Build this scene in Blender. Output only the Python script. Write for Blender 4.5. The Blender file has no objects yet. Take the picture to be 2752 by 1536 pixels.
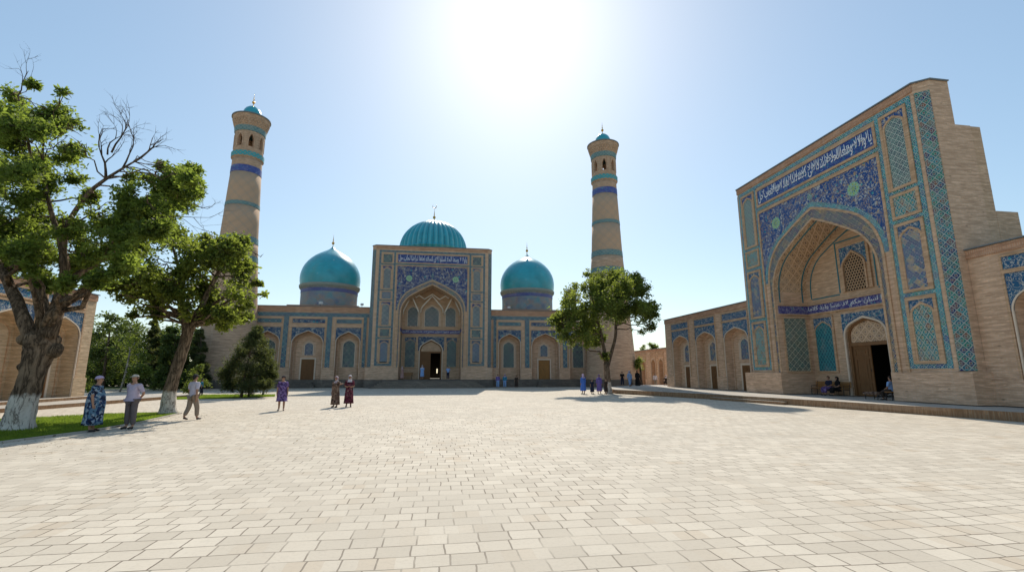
import bpy, bmesh, math, random
import numpy as np
from mathutils import Vector, Matrix, noise
PI = math.pi
R = math.radians
sc = bpy.context.scene
col = sc.collection
random.seed(7)

# ------------------------------------------------------------------ camera
F_PX, CX, CY, CAM_H = 1282.0, 1376.0, 768.0, 1.8
YAW, PITCH = 0.15303, 0.18054
cam = bpy.data.cameras.new('camera')
cam.sensor_width = 36; cam.lens = 36 * F_PX / 2752
cam.clip_end = 4000; cam.clip_start = .1
co = bpy.data.objects.new('camera', cam); col.objects.link(co)
co.location = (0, 0, CAM_H)
co.rotation_euler = (PI / 2 + PITCH, 0, -YAW)
sc.camera = co
_fw = Vector((math.sin(YAW) * math.cos(PITCH), math.cos(YAW) * math.cos(PITCH), math.sin(PITCH)))
_rt = Vector((math.cos(YAW), -math.sin(YAW), 0)); _up = _rt.cross(_fw)
def on_y(px, py, Y):          # survey helper: where a sight line meets a vertical plane of given depth
    d = _rt * (px - CX) - _up * (py - CY) + _fw * F_PX
    return Vector((0, 0, CAM_H)) + d * (Y / d.y)
def on_g(px, py, z=0.0):
    d = _rt * (px - CX) - _up * (py - CY) + _fw * F_PX
    return Vector((0, 0, CAM_H)) + d * ((z - CAM_H) / d.z)

# ------------------------------------------------------------------ light
SUN_AZ, SUN_EL = R(9.5), R(41)
SKY_G, SKY_S, SKY_V = .63, 1.14, 1.25
w = bpy.data.worlds.new('World'); sc.world = w; w.use_nodes = True
nt = w.node_tree; bg = nt.nodes['Background']
sky = nt.nodes.new('ShaderNodeTexSky'); sky.sky_type = 'NISHITA'
sky.sun_disc = False; sky.sun_elevation = SUN_EL; sky.sun_rotation = SUN_AZ
sky.altitude = 0; sky.air_density = 1.1; sky.dust_density = .6; sky.ozone_density = 4
gm = nt.nodes.new('ShaderNodeGamma'); gm.inputs[1].default_value = SKY_G
hs = nt.nodes.new('ShaderNodeHueSaturation'); hs.inputs['Saturation'].default_value = SKY_S; hs.inputs['Value'].default_value = SKY_V
nt.links.new(sky.outputs[0], gm.inputs[0]); nt.links.new(gm.outputs[0], hs.inputs['Color'])
tn = nt.nodes.new('ShaderNodeMix'); tn.data_type = 'RGBA'; tn.blend_type = 'MULTIPLY'; tn.inputs[0].default_value = 1; tn.inputs[7].default_value = (1.0, 1.03, .98, 1)
nt.links.new(hs.outputs[0], tn.inputs[6]); nt.links.new(tn.outputs[2], bg.inputs[0]); bg.inputs[1].default_value = 0.148
sl = bpy.data.lights.new('sun', 'SUN'); sl.energy = 3.3; sl.angle = R(.5); sl.color = (1, .93, .82)
so = bpy.data.objects.new('sun', sl); col.objects.link(so)
sd = Vector((math.sin(SUN_AZ) * math.cos(SUN_EL), math.cos(SUN_AZ) * math.cos(SUN_EL), math.sin(SUN_EL)))
so.rotation_euler = sd.to_track_quat('Z', 'Y').to_euler()
sc.view_settings.view_transform = 'Standard'; sc.view_settings.look = 'None'
sc.view_settings.exposure = 0.60; sc.view_settings.gamma = 1

# ------------------------------------------------------------------ node helper
class NT:
    def __init__(s, name, rough=.8, spec=.3):
        s.m = bpy.data.materials.new(name); s.m.use_nodes = True
        s.t = s.m.node_tree; s.b = s.t.nodes['Principled BSDF']
        s.b.inputs['Roughness'].default_value = rough
        s.b.inputs['Specular IOR Level'].default_value = spec
    def n(s, typ, **kw):
        x = s.t.nodes.new('ShaderNode' + typ)
        for k, v in kw.items(): setattr(x, k, v)
        return x
    def put(s, sock, v):
        if isinstance(v, bpy.types.NodeSocket): s.t.links.new(v, sock)
        elif v is not None:
            if hasattr(sock.default_value, '__len__') and not hasattr(v, '__len__'): v = (v, v, v)
            if hasattr(v, '__len__') and len(sock.default_value) == 4 and len(v) == 3: v = (*v, 1)
            sock.default_value = v
    def math(s, op, a, b=None, c=None, clamp=False):
        x = s.n('Math', operation=op, use_clamp=clamp)
        s.put(x.inputs[0], a)
        if b is not None: s.put(x.inputs[1], b)
        if c is not None: s.put(x.inputs[2], c)
        return x.outputs[0]
    def mix(s, f, a, b, blend='MIX'):
        x = s.n('Mix', data_type='RGBA', blend_type=blend)
        s.put(x.inputs[0], f); s.put(x.inputs[6], a); s.put(x.inputs[7], b)
        return x.outputs[2]
    def comb(s, x, y, z=0.0):
        c = s.n('CombineXYZ'); s.put(c.inputs[0], x); s.put(c.inputs[1], y); s.put(c.inputs[2], z)
        return c.outputs[0]
    def sep(s, v):
        c = s.n('SeparateXYZ'); s.put(c.inputs[0], v); return c.outputs
    def obj(s): return s.n('TexCoord').outputs['Object']
    def noise(s, v, scale=1, detail=2, rough=.5, dist=0):
        x = s.n('TexNoise'); s.put(x.inputs['Vector'], v); x.inputs['Scale'].default_value = scale
        x.inputs['Detail'].default_value = detail; x.inputs['Roughness'].default_value = rough
        x.inputs['Distortion'].default_value = dist
        return x.outputs['Fac']
    def voro(s, v, scale=1, feature='F1', rnd=1.0):
        x = s.n('TexVoronoi', feature=feature); s.put(x.inputs['Vector'], v); x.inputs['Scale'].default_value = scale
        if 'Randomness' in x.inputs: x.inputs['Randomness'].default_value = rnd
        return x.outputs
    def ramp(s, f, stops, interp='LINEAR'):
        x = s.n('ValToRGB'); r = x.color_ramp; r.interpolation = interp
        while len(r.elements) < len(stops): r.elements.new(.5)
        for e, (p, c) in zip(r.elements, stops): e.position = p; e.color = (*c, 1) if len(c) == 3 else c
        s.put(x.inputs[0], f); return x.outputs[0]
    def lt(s, a, b, soft=.02):                    # 1 where a<b, soft edge
        x = s.n('MapRange'); s.put(x.inputs[0], a); s.put(x.inputs[1], b); s.put(x.inputs[2], s.math('ADD', b, soft))
        x.inputs[3].default_value = 1; x.inputs[4].default_value = 0; return x.outputs[0]
    def color(s, c): s.put(s.b.inputs['Base Color'], c)
    def bump(s, h, strength=.4, dist=.02):
        x = s.n('Bump'); x.inputs['Strength'].default_value = strength; x.inputs['Distance'].default_value = dist
        s.put(x.inputs['Height'], h); s.t.links.new(x.outputs[0], s.b.inputs['Normal'])
    def uz(s, k=1.0):                             # wall coordinates from object space: along, up
        o = s.sep(s.obj()); return s.math('MULTIPLY_ADD', o[1], k, o[0]), o[2]

def flat(name, c, rough=.7, spec=.3, metal=0, var=.12, scale=8):
    n = NT(name, rough, spec); f = n.noise(n.obj(), scale, 3)
    n.color(n.mix(f, tuple(x * (1 - var) for x in c), tuple(min(1, x * (1 + var)) for x in c)))
    n.b.inputs['Metallic'].default_value = metal
    return n.m

def brick(name, c1=(.80, .525, .345), c2=(.60, .385, .245), mort=(.66, .51, .38), rad=None, bw=.30, bh=.095, dark=.55, vert=False):
    n = NT(name, .93, .15)
    if rad:
        o = n.sep(n.obj()); u = n.math('MULTIPLY', n.math('ARCTAN2', o[1], o[0]), rad); z = o[2]
    else: u, z = n.uz(1.0)
    if vert: u, z = z, u
    wob = n.noise(n.comb(u, z), .9, 3)
    zz = n.math('MULTIPLY_ADD', wob, .05, z)
    b = n.n('TexBrick'); n.put(b.inputs['Vector'], n.comb(u, zz)); b.inputs['Scale'].default_value = 1
    b.inputs['Brick Width'].default_value = bw; b.inputs['Row Height'].default_value = bh
    b.inputs['Mortar Size'].default_value = .012; b.inputs['Mortar Smooth'].default_value = .3
    n.put(b.inputs['Color1'], c1); n.put(b.inputs['Color2'], c2); n.put(b.inputs['Mortar'], mort)
    st = n.noise(n.comb(n.math('MULTIPLY', u, 1.1), n.math('MULTIPLY', z, 9.0)), 1, 4, .65)
    c = n.mix(n.ramp(st, [(.40, (0, 0, 0)), (.58, (1, 1, 1))]), tuple(x * .60 for x in c1), b.outputs[0])
    st2 = n.noise(n.comb(n.math('MULTIPLY', u, 2.3), n.math('MULTIPLY', z, 14.0), 7.3), 1, 3, .6)
    c = n.mix(n.ramp(st2, [(.60, (0, 0, 0)), (.72, (.65, .65, .65))]), c, tuple(min(1, x * 1.35) for x in c1))
    big = n.noise(n.comb(u, z, 3.1), .35, 4, .6)
    c = n.mix(n.ramp(big, [(.35, (.35, .35, .35)), (.65, (0, 0, 0))]), c, tuple(x * dark for x in c1), 'MIX')
    run = n.noise(n.comb(n.math('MULTIPLY', u, 2.6), n.math('MULTIPLY', z, .22), 1.7), 1, 4, .6)
    c = n.mix(n.ramp(run, [(.30, (.30, .30, .30)), (.44, (0, 0, 0))]), c, tuple(x * .62 for x in c1))
    c = n.mix(n.ramp(run, [(.60, (0, 0, 0)), (.78, (.28, .28, .28))]), c, (.66, .56, .44))
    pits = n.voro(n.comb(n.math('MULTIPLY', u, .5), z, 2), 2.2)
    c = n.mix(n.math('MULTIPLY', n.lt(pits['Distance'], .06, .04), .6), c, tuple(x * .3 for x in c1))
    n.color(c); n.bump(n.math('ADD', b.outputs[1], n.math('MULTIPLY', st, -1.2)), .35, .015)
    return n.m

WHITE = (.46, .47, .44)
def lattice(name, pal, line=WHITE, s=.34, lw=.10, sq=1.0, star=None, k=1.0, rad=None, grid=False):
    """glazed mosaic: lozenge lattice of pale lines, cells in several glazes, small stars at the crossings"""
    n = NT(name, .62, .25)
    if rad:
        o = n.sep(n.obj()); u = n.math('MULTIPLY', n.math('ARCTAN2', o[1], o[0]), rad); z = o[2]
    else: u, z = n.uz(k)
    jit = n.noise(n.comb(u, z), 7, 2)
    u = n.math('MULTIPLY_ADD', n.math('SUBTRACT', jit, .5), s * .22, u)
    a = n.math('DIVIDE', u, s); b = n.math('DIVIDE', z, s * sq)
    p, q = (n.math('ADD', a, b), n.math('SUBTRACT', a, b)) if not grid else (a, b)
    def tri(x): return n.math('ABSOLUTE', n.math('SUBTRACT', n.math('FRACT', x), .5))   # 0 at centre, .5 at the line
    tp, tq = tri(p), tri(q)
    edge = n.math('SUBTRACT', .5, n.math('MAXIMUM', tp, tq))
    wn = n.n('TexWhiteNoise', noise_dimensions='2D'); n.put(wn.inputs['Vector'], n.comb(n.math('FLOOR', p), n.math('FLOOR', q)))
    cell = n.ramp(wn.outputs[0], [(i / len(pal), c) for i, c in enumerate(pal)], 'CONSTANT')
    small = n.voro(n.comb(u, z), 2.2 / s, 'F1')
    tess = n.ramp(n.sep(small['Color'])[0], [(i / len(pal), c) for i, c in enumerate(pal)] , 'CONSTANT')
    c = n.mix(.5, cell, tess)
    # ring inside each cell
    rr = n.math('ABSOLUTE', n.math('SUBTRACT', n.math('ADD', tp, tq), .27))
    c = n.mix(n.lt(rr, .035, .04), c, line)
    if star: c = n.mix(n.lt(n.math('ADD', tp, tq), .13, .03), c, star)
    c = n.mix(n.lt(edge, lw / 2, .04), c, line)
    spk = n.voro(n.comb(u, z, 5), 5.0 / s, 'F1')
    c = n.mix(n.lt(spk['Distance'], .10, .08), c, line)
    wear = n.noise(n.comb(u, z, 9), 1.3, 4, .65)
    c = n.mix(n.ramp(wear, [(.52, (0, 0, 0)), (.72, (.35, .35, .35))]), c, (.38, .34, .28))
    n.color(c); n.bump(wear, .15, .01)
    return n.m

def arabesque(name, bgc=(.018, .045, .20), curl=(.46, .31, .13), s=1.0, bg2=(.02, .09, .26), fl=WHITE, fill=.05):
    """deep glaze with winding tendrils, leaves and small blossoms"""
    n = NT(name, .62, .25)
    u, z = n.uz(1.0); v = n.comb(u, z)
    def tend(sc_, seed, wdt):
        f = n.noise(n.comb(n.math('MULTIPLY', u, 1), z, seed), sc_, 2, .5, .9)
        return n.lt(n.math('ABSOLUTE', n.math('SUBTRACT', f, .5)), wdt, wdt * .6)
    c = n.mix(n.noise(n.comb(u, z, 2), 1.2 * s, 2), bgc, bg2)
    c = n.mix(tend(3.1 * s, 1.0, .011), c, curl)
    c = n.mix(tend(2.3 * s, 6.0, .009), c, fl)
    vo = n.voro(v, 3.6 * s)
    c = n.mix(n.lt(vo['Distance'], .20, .05), c, n.ramp(n.sep(vo['Color'])[0], [(0, fl), (.35, curl), (.6, (.03, .33, .36)), (.8, fl)], 'CONSTANT'))
    c = n.mix(n.lt(vo['Distance'], .07, .03), c, bgc)
    v2 = n.voro(n.comb(u, z, 4), 8 * s)
    c = n.mix(n.lt(v2['Distance'], .17, .08), c, n.mix(.5, fl, curl))
    wear = n.noise(n.comb(u, z, 9), 1.1, 4, .65)
    c = n.mix(n.ramp(wear, [(.55, (0, 0, 0)), (.75, (.3, .3, .3))]), c, (.36, .32, .26))
    n.color(c); return n.m

BLUE = (.016, .055, .20); DBLUE = (.012, .02, .12); TEAL = (.012, .20, .24); GREEN = (.02, .20, .14); RUST = (.20, .07, .04); TURQ = (.02, .33, .38); OCH = (.48, .31, .12)
M = {}
M['brick'] = brick('wall_brick')
M['brick_gold'] = brick('golden_brick', (.74, .53, .33), (.56, .39, .23), (.62, .50, .36))
M['brick_dark'] = brick('interior_brick', (.74, .49, .31), (.56, .36, .22), (.62, .48, .35))
M['brick_trim'] = brick('trim_brick', (.66, .42, .25), (.54, .33, .19), (.6, .46, .33), bw=.08, bh=.26, dark=.75)
M['brick_red'] = brick('cornice_brick', (.60, .33, .20), (.46, .25, .15), (.56, .42, .3), bw=.09, bh=.30, dark=.7)
M['ivory'] = flat('arch_edging', (.68, .55, .42), .85)
M['plaster'] = flat('white_plaster_rib', (.80, .74, .64), .85)
M['stone'] = brick('base_stone', (.20, .17, .14), (.12, .105, .09), (.24, .21, .18), bw=.7, bh=.33, dark=.6)
M['coping'] = flat('coping_metal', (.16, .18, .19), .5)
M['strip'] = lattice('tile_teal_strip', [TEAL, BLUE, GREEN, TEAL, RUST, DBLUE, TURQ], s=.40, lw=.11, star=RUST)
M['facet'] = lattice('tile_facet', [TEAL, DBLUE, GREEN, TEAL, DBLUE, RUST, GREEN], s=.34, lw=.10, star=(.22, .07, .05), k=.41, sq=1.2, line=(.36,.40,.36))
M['facet_l'] = lattice('tile_facet_far', [TEAL, DBLUE, GREEN, TEAL, DBLUE, RUST, GREEN], s=.34, lw=.10, star=(.22, .07, .05), k=-.41, sq=1.2, line=(.36,.40,.36))
M['border'] = lattice('tile_border', [TEAL, BLUE, TURQ, TEAL, GREEN, TEAL], s=.38, lw=.07, star=(.01,.03,.12), line=(.42,.48,.44))
M['band'] = lattice('tile_dark_band', [DBLUE, (.03,.08,.12), DBLUE, (.30,.20,.08), (.02,.04,.12), (.03,.14,.15)], s=.40, lw=.07, star=(.01,.015,.04), line=(.46,.38,.26))
M['lat_a'] = lattice('tile_pale_lattice', [(.03, .13, .13), (.06, .19, .17), (.02, .06, .09), (.05, .15, .14)], line=(.46, .49, .43), s=.34, lw=.12, star=(.02, .03, .06))
M['lat_b'] = lattice('tile_blue_lattice', [BLUE, DBLUE, (.02,.18,.22), DBLUE, OCH, BLUE, DBLUE], line=(.40,.41,.38), s=.36, lw=.08, star=(.02,.16,.20))
M['lat_c'] = lattice('tile_green_lattice', [GREEN, TEAL, (.16, .28, .24), RUST, TEAL], line=(.40, .43, .37), s=.36, lw=.09, sq=1.4, star=OCH)
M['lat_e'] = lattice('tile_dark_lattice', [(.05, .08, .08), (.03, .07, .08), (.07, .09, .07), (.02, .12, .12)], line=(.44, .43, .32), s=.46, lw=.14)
M['star'] = flat('medallion_star', (.34, .42, .12), .6)
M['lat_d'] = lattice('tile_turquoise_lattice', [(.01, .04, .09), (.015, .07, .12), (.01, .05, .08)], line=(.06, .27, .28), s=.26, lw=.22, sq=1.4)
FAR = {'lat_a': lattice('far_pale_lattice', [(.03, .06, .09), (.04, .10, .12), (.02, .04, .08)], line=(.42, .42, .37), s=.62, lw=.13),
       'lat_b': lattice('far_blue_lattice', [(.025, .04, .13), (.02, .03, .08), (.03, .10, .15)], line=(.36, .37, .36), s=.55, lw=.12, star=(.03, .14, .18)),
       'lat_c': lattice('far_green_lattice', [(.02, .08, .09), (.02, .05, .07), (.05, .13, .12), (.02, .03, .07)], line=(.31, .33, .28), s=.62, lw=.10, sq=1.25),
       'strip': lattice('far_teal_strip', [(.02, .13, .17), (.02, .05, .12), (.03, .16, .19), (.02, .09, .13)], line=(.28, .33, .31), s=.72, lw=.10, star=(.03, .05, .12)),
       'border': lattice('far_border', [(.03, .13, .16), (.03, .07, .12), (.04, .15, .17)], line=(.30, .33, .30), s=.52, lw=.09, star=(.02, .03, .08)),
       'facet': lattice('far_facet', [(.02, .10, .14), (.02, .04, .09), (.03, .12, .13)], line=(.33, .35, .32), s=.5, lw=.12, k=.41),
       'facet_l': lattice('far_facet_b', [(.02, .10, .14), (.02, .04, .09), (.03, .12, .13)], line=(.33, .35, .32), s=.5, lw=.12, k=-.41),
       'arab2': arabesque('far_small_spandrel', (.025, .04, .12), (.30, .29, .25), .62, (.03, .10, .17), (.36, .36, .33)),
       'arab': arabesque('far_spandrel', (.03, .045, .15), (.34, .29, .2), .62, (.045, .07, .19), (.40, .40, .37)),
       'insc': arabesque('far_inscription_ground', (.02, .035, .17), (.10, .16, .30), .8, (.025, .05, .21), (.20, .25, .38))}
M['arab'] = arabesque('tile_spandrel')
M['arab_far'] = arabesque('tile_spandrel_muted', (.03, .045, .15), (.34, .28, .18), 1.1, (.045, .08, .19), (.40, .40, .36))
M['arab2'] = arabesque('tile_small_spandrel', (.02, .05, .17), (.40, .36, .30), 1.25, (.02, .14, .22))
M['insc'] = arabesque('tile_inscription_ground', (.014, .03, .20), (.05, .22, .34), 1.6, (.016, .05, .25), (.20, .26, .42))
M['letters'] = flat('white_glazed_letters', (.80, .80, .80), .5)
M['purple'] = arabesque('tile_violet_band', (.04, .035, .17), (.25, .24, .34), 1.4, (.06, .06, .24), (.40, .40, .48))
M['medal'] = lattice('tile_medallion', [(.10, .42, .32), (.04, .36, .40), (.20, .46, .30)], line=(.45, .6, .35), s=.16, lw=.14, star=(.5, .5, .15))
M['girih'] = lattice('brick_lattice_vault', [(.46, .30, .18), (.38, .24, .14), (.52, .34, .2)], line=(.66, .46, .3), s=.62, lw=.12, star=(.2, .14, .12))
M['line'] = flat('tile_line', (.04, .17, .20), .4)
M['wood'] = None
def wood(name, c):
    n = NT(name, .6, .3); o = n.sep(n.obj())
    f = n.noise(n.comb(n.math('MULTIPLY', n.math('ADD', o[0], o[1]), 14), n.math('MULTIPLY', o[2], 1.2)), 1, 4, .6)
    n.color(n.mix(f, tuple(x * .55 for x in c), tuple(x * 1.3 for x in c))); n.bump(f, .3, .01); return n.m
M['wood'] = wood('carved_wood', (.20, .095, .035))
M['wood2'] = wood('honey_wood', (.34, .17, .05))
M['frame'] = wood('door_frame_wood', (.24, .12, .05))
M['dark'] = flat('dim_interior_plaster', (.05, .045, .04), .9)  # hall dimness is put into this near-black colour
M['grille'] = flat('grille_brick', (.46, .30, .18), .9)
M['gold'] = flat('gilded_metal', (.62, .36, .09), .3, .5, 1, .1)
M['iron'] = flat('dark_iron', (.05, .05, .055), .5, .5, .6)
M['lampm'] = flat('lamp_housing', (.55, .55, .55), .5)

# ------------------------------------------------------------------ mesh helper
class MB:
    def __init__(s): s.v = []; s.f = []; s.mi = []
    def add(s, vs, fs, mi=0):
        k = len(s.v); s.v.extend([tuple(v) for v in vs])
        for f in fs: s.f.append(tuple(i + k for i in f)); s.mi.append(mi)
    def box(s, x0, x1, y0, y1, z0, z1, mi=0):
        x0, x1 = min(x0, x1), max(x0, x1)
        s.add([(x0, y0, z0), (x1, y0, z0), (x1, y1, z0), (x0, y1, z0), (x0, y0, z1), (x1, y0, z1), (x1, y1, z1), (x0, y1, z1)],
              [(0, 3, 2, 1), (4, 5, 6, 7), (0, 1, 5, 4), (1, 2, 6, 5), (2, 3, 7, 6), (3, 0, 4, 7)], mi)
        return s
    def prism(s, poly, y0, y1, mi=0, side=None, poly2=None, back=True):
        """poly (x,z) counter-clockwise seen from -y; extruded y0..y1"""
        n = len(poly); p2 = poly2 or poly
        vs = [(x, y0, z) for x, z in poly] + [(x, y1, z) for x, z in p2]
        s.add(vs, [tuple(range(n))] + ([tuple(range(2 * n - 1, n - 1, -1))] if back else []), mi)
        k = len(s.v) - 2 * n
        for i in range(n):
            j = (i + 1) % n
            m = side(i) if side else mi
            if m is None: continue
            s.f.append((k + j, k + i, k + n + i, k + n + j)); s.mi.append(m)
        return s
    def strip(s, A, B, y0, y1, mi=0):
        """solid band between two equally long (x,z) paths"""
        for i in range(len(A) - 1):
            q = [A[i], A[i + 1], B[i + 1], B[i]]
            vs = [(x, y0, z) for x, z in q] + [(x, y1, z) for x, z in q]
            fs = [(0, 1, 2, 3), (1, 0, 4, 5), (3, 2, 6, 7)]
            if i == 0: fs.append((0, 3, 7, 4))
            if i == len(A) - 2: fs.append((2, 1, 5, 6))
            s.add(vs, fs, mi)
        return s
    def tube(s, pts, rad, n=8, mi=0, cap=True, fn=None):
        pts = [Vector(p) for p in pts]; k0 = len(s.v); N = len(pts)
        if not hasattr(rad, '__len__'): rad = [rad] * N
        prev = None
        for i, p in enumerate(pts):
            t = (pts[min(i + 1, N - 1)] - pts[max(i - 1, 0)]).normalized()
            if prev is None:
                a = t.orthogonal().normalized() if abs(t.z) < .95 else Vector((1, 0, 0))
                a = (a - t * a.dot(t)).normalized()
            else: a = (prev - t * prev.dot(t)).normalized()
            prev = a; b = t.cross(a)
            for j in range(n):
                th = 2 * PI * j / n; rr = rad[i] * (fn(i / (N - 1), th, p) if fn else 1)
                s.v.append(tuple(p + a * math.cos(th) * rr + b * math.sin(th) * rr))
        for i in range(N - 1):
            for j in range(n):
                j2 = (j + 1) % n; a0 = k0 + i * n
                s.f.append((a0 + j, a0 + j2, a0 + n + j2, a0 + n + j)); s.mi.append(mi)
        if cap:
            s.f.append(tuple(k0 + j for j in reversed(range(n)))); s.mi.append(mi)
            s.f.append(tuple(k0 + (N - 1) * n + j for j in range(n))); s.mi.append(mi)
        return s
    def lathe(s, prof, n=48, c=(0, 0), mi=0, fn=None, mif=None):
        """prof: list of (r,z)"""
        k0 = len(s.v); N = len(prof)
        for i, (r, z) in enumerate(prof):
            for j in range(n):
                th = 2 * PI * j / n; rr = r * (fn(i, th) if fn else 1)
                s.v.append((c[0] + rr * math.cos(th), c[1] + rr * math.sin(th), z))
        for i in range(N - 1):
            for j in range(n):
                j2 = (j + 1) % n; a = k0 + i * n
                s.f.append((a + j, a + j2, a + n + j2, a + n + j)); s.mi.append(mif(i) if mif else mi)
        s.f.append(tuple(k0 + (N - 1) * n + j for j in range(n))); s.mi.append(mif(N - 2) if mif else mi)
        return s
    def build(s, name, mats, parent=None, smooth=False, loc=None):
        me = bpy.data.meshes.new(name); me.from_pydata(s.v, [], s.f)
        if not isinstance(mats, (list, tuple)): mats = [mats]
        for m in mats: me.materials.append(m)
        if len(mats) > 1: me.polygons.foreach_set('material_index', s.mi)
        if smooth: me.polygons.foreach_set('use_smooth', [True] * len(s.f))
        me.update()
        o = bpy.data.objects.new(name, me); col.objects.link(o)
        if parent: o.parent = parent
        if loc: o.location = loc
        return o

def tag(o, label=None, cat=None, group=None, kind=None):
    if label: o['label'] = label
    if cat: o['category'] = cat
    if group: o['group'] = group
    if kind: o['kind'] = kind
    return o
def empty(name, loc=(0, 0, 0), rz=0, label=None, cat=None, group=None):
    o = bpy.data.objects.new(name, None); col.objects.link(o); o.empty_display_size = .3
    o.location = loc; o.rotation_euler = (0, 0, rz)
    return tag(o, label, cat, group)

# ------------------------------------------------------------------ arches
def arch(c, hw, sp, ap, n=9, rk=.72):
    """four-centred arch path from left spring over the apex to the right spring"""
    h = ap - sp; r = rk * hw
    if h < hw * .9: r = min(r, h * .78)
    lo, hi = .05, PI / 2 - .02
    for _ in range(40):
        t = (lo + hi) / 2
        f = (h - r * math.sin(t)) / max(1e-6, hw - r + r * math.cos(t)) - math.cos(t) / math.sin(t)
        if f > 0: hi = t
        else: lo = t
    half = [(hw - r + r * math.cos(t * i / n), r * math.sin(t * i / n)) for i in range(n + 1)]
    x1, z1 = half[-1]
    bul = .018 * hw
    half += [(x1 * (1 - q), z1 + (h - z1) * q + bul * math.sin(PI * q) * .7) for q in (.33, .66)]
    left = [(c - x, sp + z) for x, z in half]
    right = [(c + x, sp + z) for x, z in reversed(half)]
    return left + [(c, ap)] + right
def comb(u0, u1, z0, z1, notches):
    P = [(u0, z0)]; flags = []
    for (c, hw, sp, ap) in sorted(notches):
        P.append((c - hw, z0))
        a = arch(c, hw, sp, ap)
        if abs(sp - z0) < 1e-4: P.pop()
        P += a
        if abs(sp - z0) > 1e-4: P.append((c + hw, z0))
    P += [(u1, z0), (u1, z1), (u0, z1)]
    return P
def ring_paths(c, hw, sp, ap, t, z0):
    A = arch(c, hw + t, sp, ap + t * 1.15); B = arch(c, hw, sp, ap)
    return [(c - hw - t, z0)] + A + [(c + hw + t, z0)], [(c - hw, z0)] + B + [(c + hw, z0)]
def frame_ring(mb, u0, u1, z0, z1, t, y0, y1, mi=0):
    A = [(u0, z0), (u1, z0), (u1, z1), (u0, z1), (u0, z0)]
    B = [(u0 + t, z0 + t), (u1 - t, z0 + t), (u1 - t, z1 - t), (u0 + t, z1 - t), (u0 + t, z0 + t)]
    for i in range(4):
        q = [A[i], A[i + 1], B[i + 1], B[i]]
        vs = [(x, y0, z) for x, z in q] + [(x, y1, z) for x, z in q]
        mb.add(vs, [(0, 1, 2, 3), (1, 0, 4, 5), (3, 2, 6, 7)], mi)
def panel(par, name, u0, u1, z0, z1, W, mat, p=.03, fr=None, label=None):
    o = MB().box(u0, u1, W - p, W + .02, z0, z1).build(name, mat, par)
    if fr:
        m = MB(); frame_ring(m, u0 - fr, u1 + fr, z0 - fr, z1 + fr, fr, W - .075, W + .02)
        m.build('panel_frame', M['brick_trim'], o)
    if label: o['label'] = label
    return o
def arched_panel(par, name, u0, u1, z0, z1, W, mat, mat_sp, t=.12, fr=.13, top=.35, p=.03):
    """rectangular panel: brick frame, tiled corners, brick arch ring, tiled field"""
    c = (u0 + u1) / 2; hw = (u1 - u0) / 2 - t * .8; ap = z1 - top * .55; sp = ap - hw * .95
    o = MB().prism([(c - hw, z0)] + [(c + hw, z0)] + list(reversed(arch(c, hw, sp, ap))), W - p, W + .02).build(name, mat, par)
    MB().prism(comb(u0, u1, sp, z1, [(c, hw + t * .8, sp, ap + t)]), W - p - .01, W + .02).build('corner_tiles', mat_sp, o)
    m = MB(); A, B = ring_paths(c, hw, sp, ap, t * .8, z0); m.strip(A, B, W - .07, W + .02)
    frame_ring(m, u0 - fr, u1 + fr, z0 - fr, z1 + fr, fr, W - .085, W + .02)
    m.build('panel_frame', M['brick_trim'], o)
    return o

# ------------------------------------------------------------------ arabic letters (joined forms drawn by hand below, seen left to right)
FORMS = {'ا': (0xFE8D, 0xFE8E), 'ب': (0xFE8F, 0xFE90, 0xFE91, 0xFE92), 'ت': (0xFE95, 0xFE96, 0xFE97, 0xFE98), 'ج': (0xFE9D, 0xFE9E, 0xFE9F, 0xFEA0),
         'ح': (0xFEA1, 0xFEA2, 0xFEA3, 0xFEA4), 'د': (0xFEA9, 0xFEAA), 'ر': (0xFEAD, 0xFEAE), 'س': (0xFEB1, 0xFEB2, 0xFEB3, 0xFEB4),
         'ع': (0xFEC9, 0xFECA, 0xFECB, 0xFECC), 'ف': (0xFED1, 0xFED2, 0xFED3, 0xFED4), 'ق': (0xFED5, 0xFED6, 0xFED7, 0xFED8), 'ك': (0xFED9, 0xFEDA, 0xFEDB, 0xFEDC),
         'ل': (0xFEDD, 0xFEDE, 0xFEDF, 0xFEE0), 'م': (0xFEE1, 0xFEE2, 0xFEE3, 0xFEE4), 'ن': (0xFEE5, 0xFEE6, 0xFEE7, 0xFEE8), 'ه': (0xFEE9, 0xFEEA, 0xFEEB, 0xFEEC),
         'و': (0xFEED, 0xFEEE), 'ي': (0xFEF1, 0xFEF2, 0xFEF3, 0xFEF4), 'ى': (0xFEEF, 0xFEF0), 'ة': (0xFE93, 0xFE94), 'L': (0xFEFB, 0xFEFC)}
def shape_ar(t):
    t = t.replace('لا', 'L'); out = []
    for i, ch in enumerate(t):
        if ch == ' ': out.append(' '); continue
        f = FORMS[ch]
        pj = i > 0 and t[i - 1] != ' ' and len(FORMS[t[i - 1]]) == 4
        nj = i + 1 < len(t) and t[i + 1] != ' ' and len(f) == 4
        out.append(chr(f[(3 if nj else 1) if pj else (2 if nj else 0)]))
    return ''.join(reversed(out))
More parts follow.
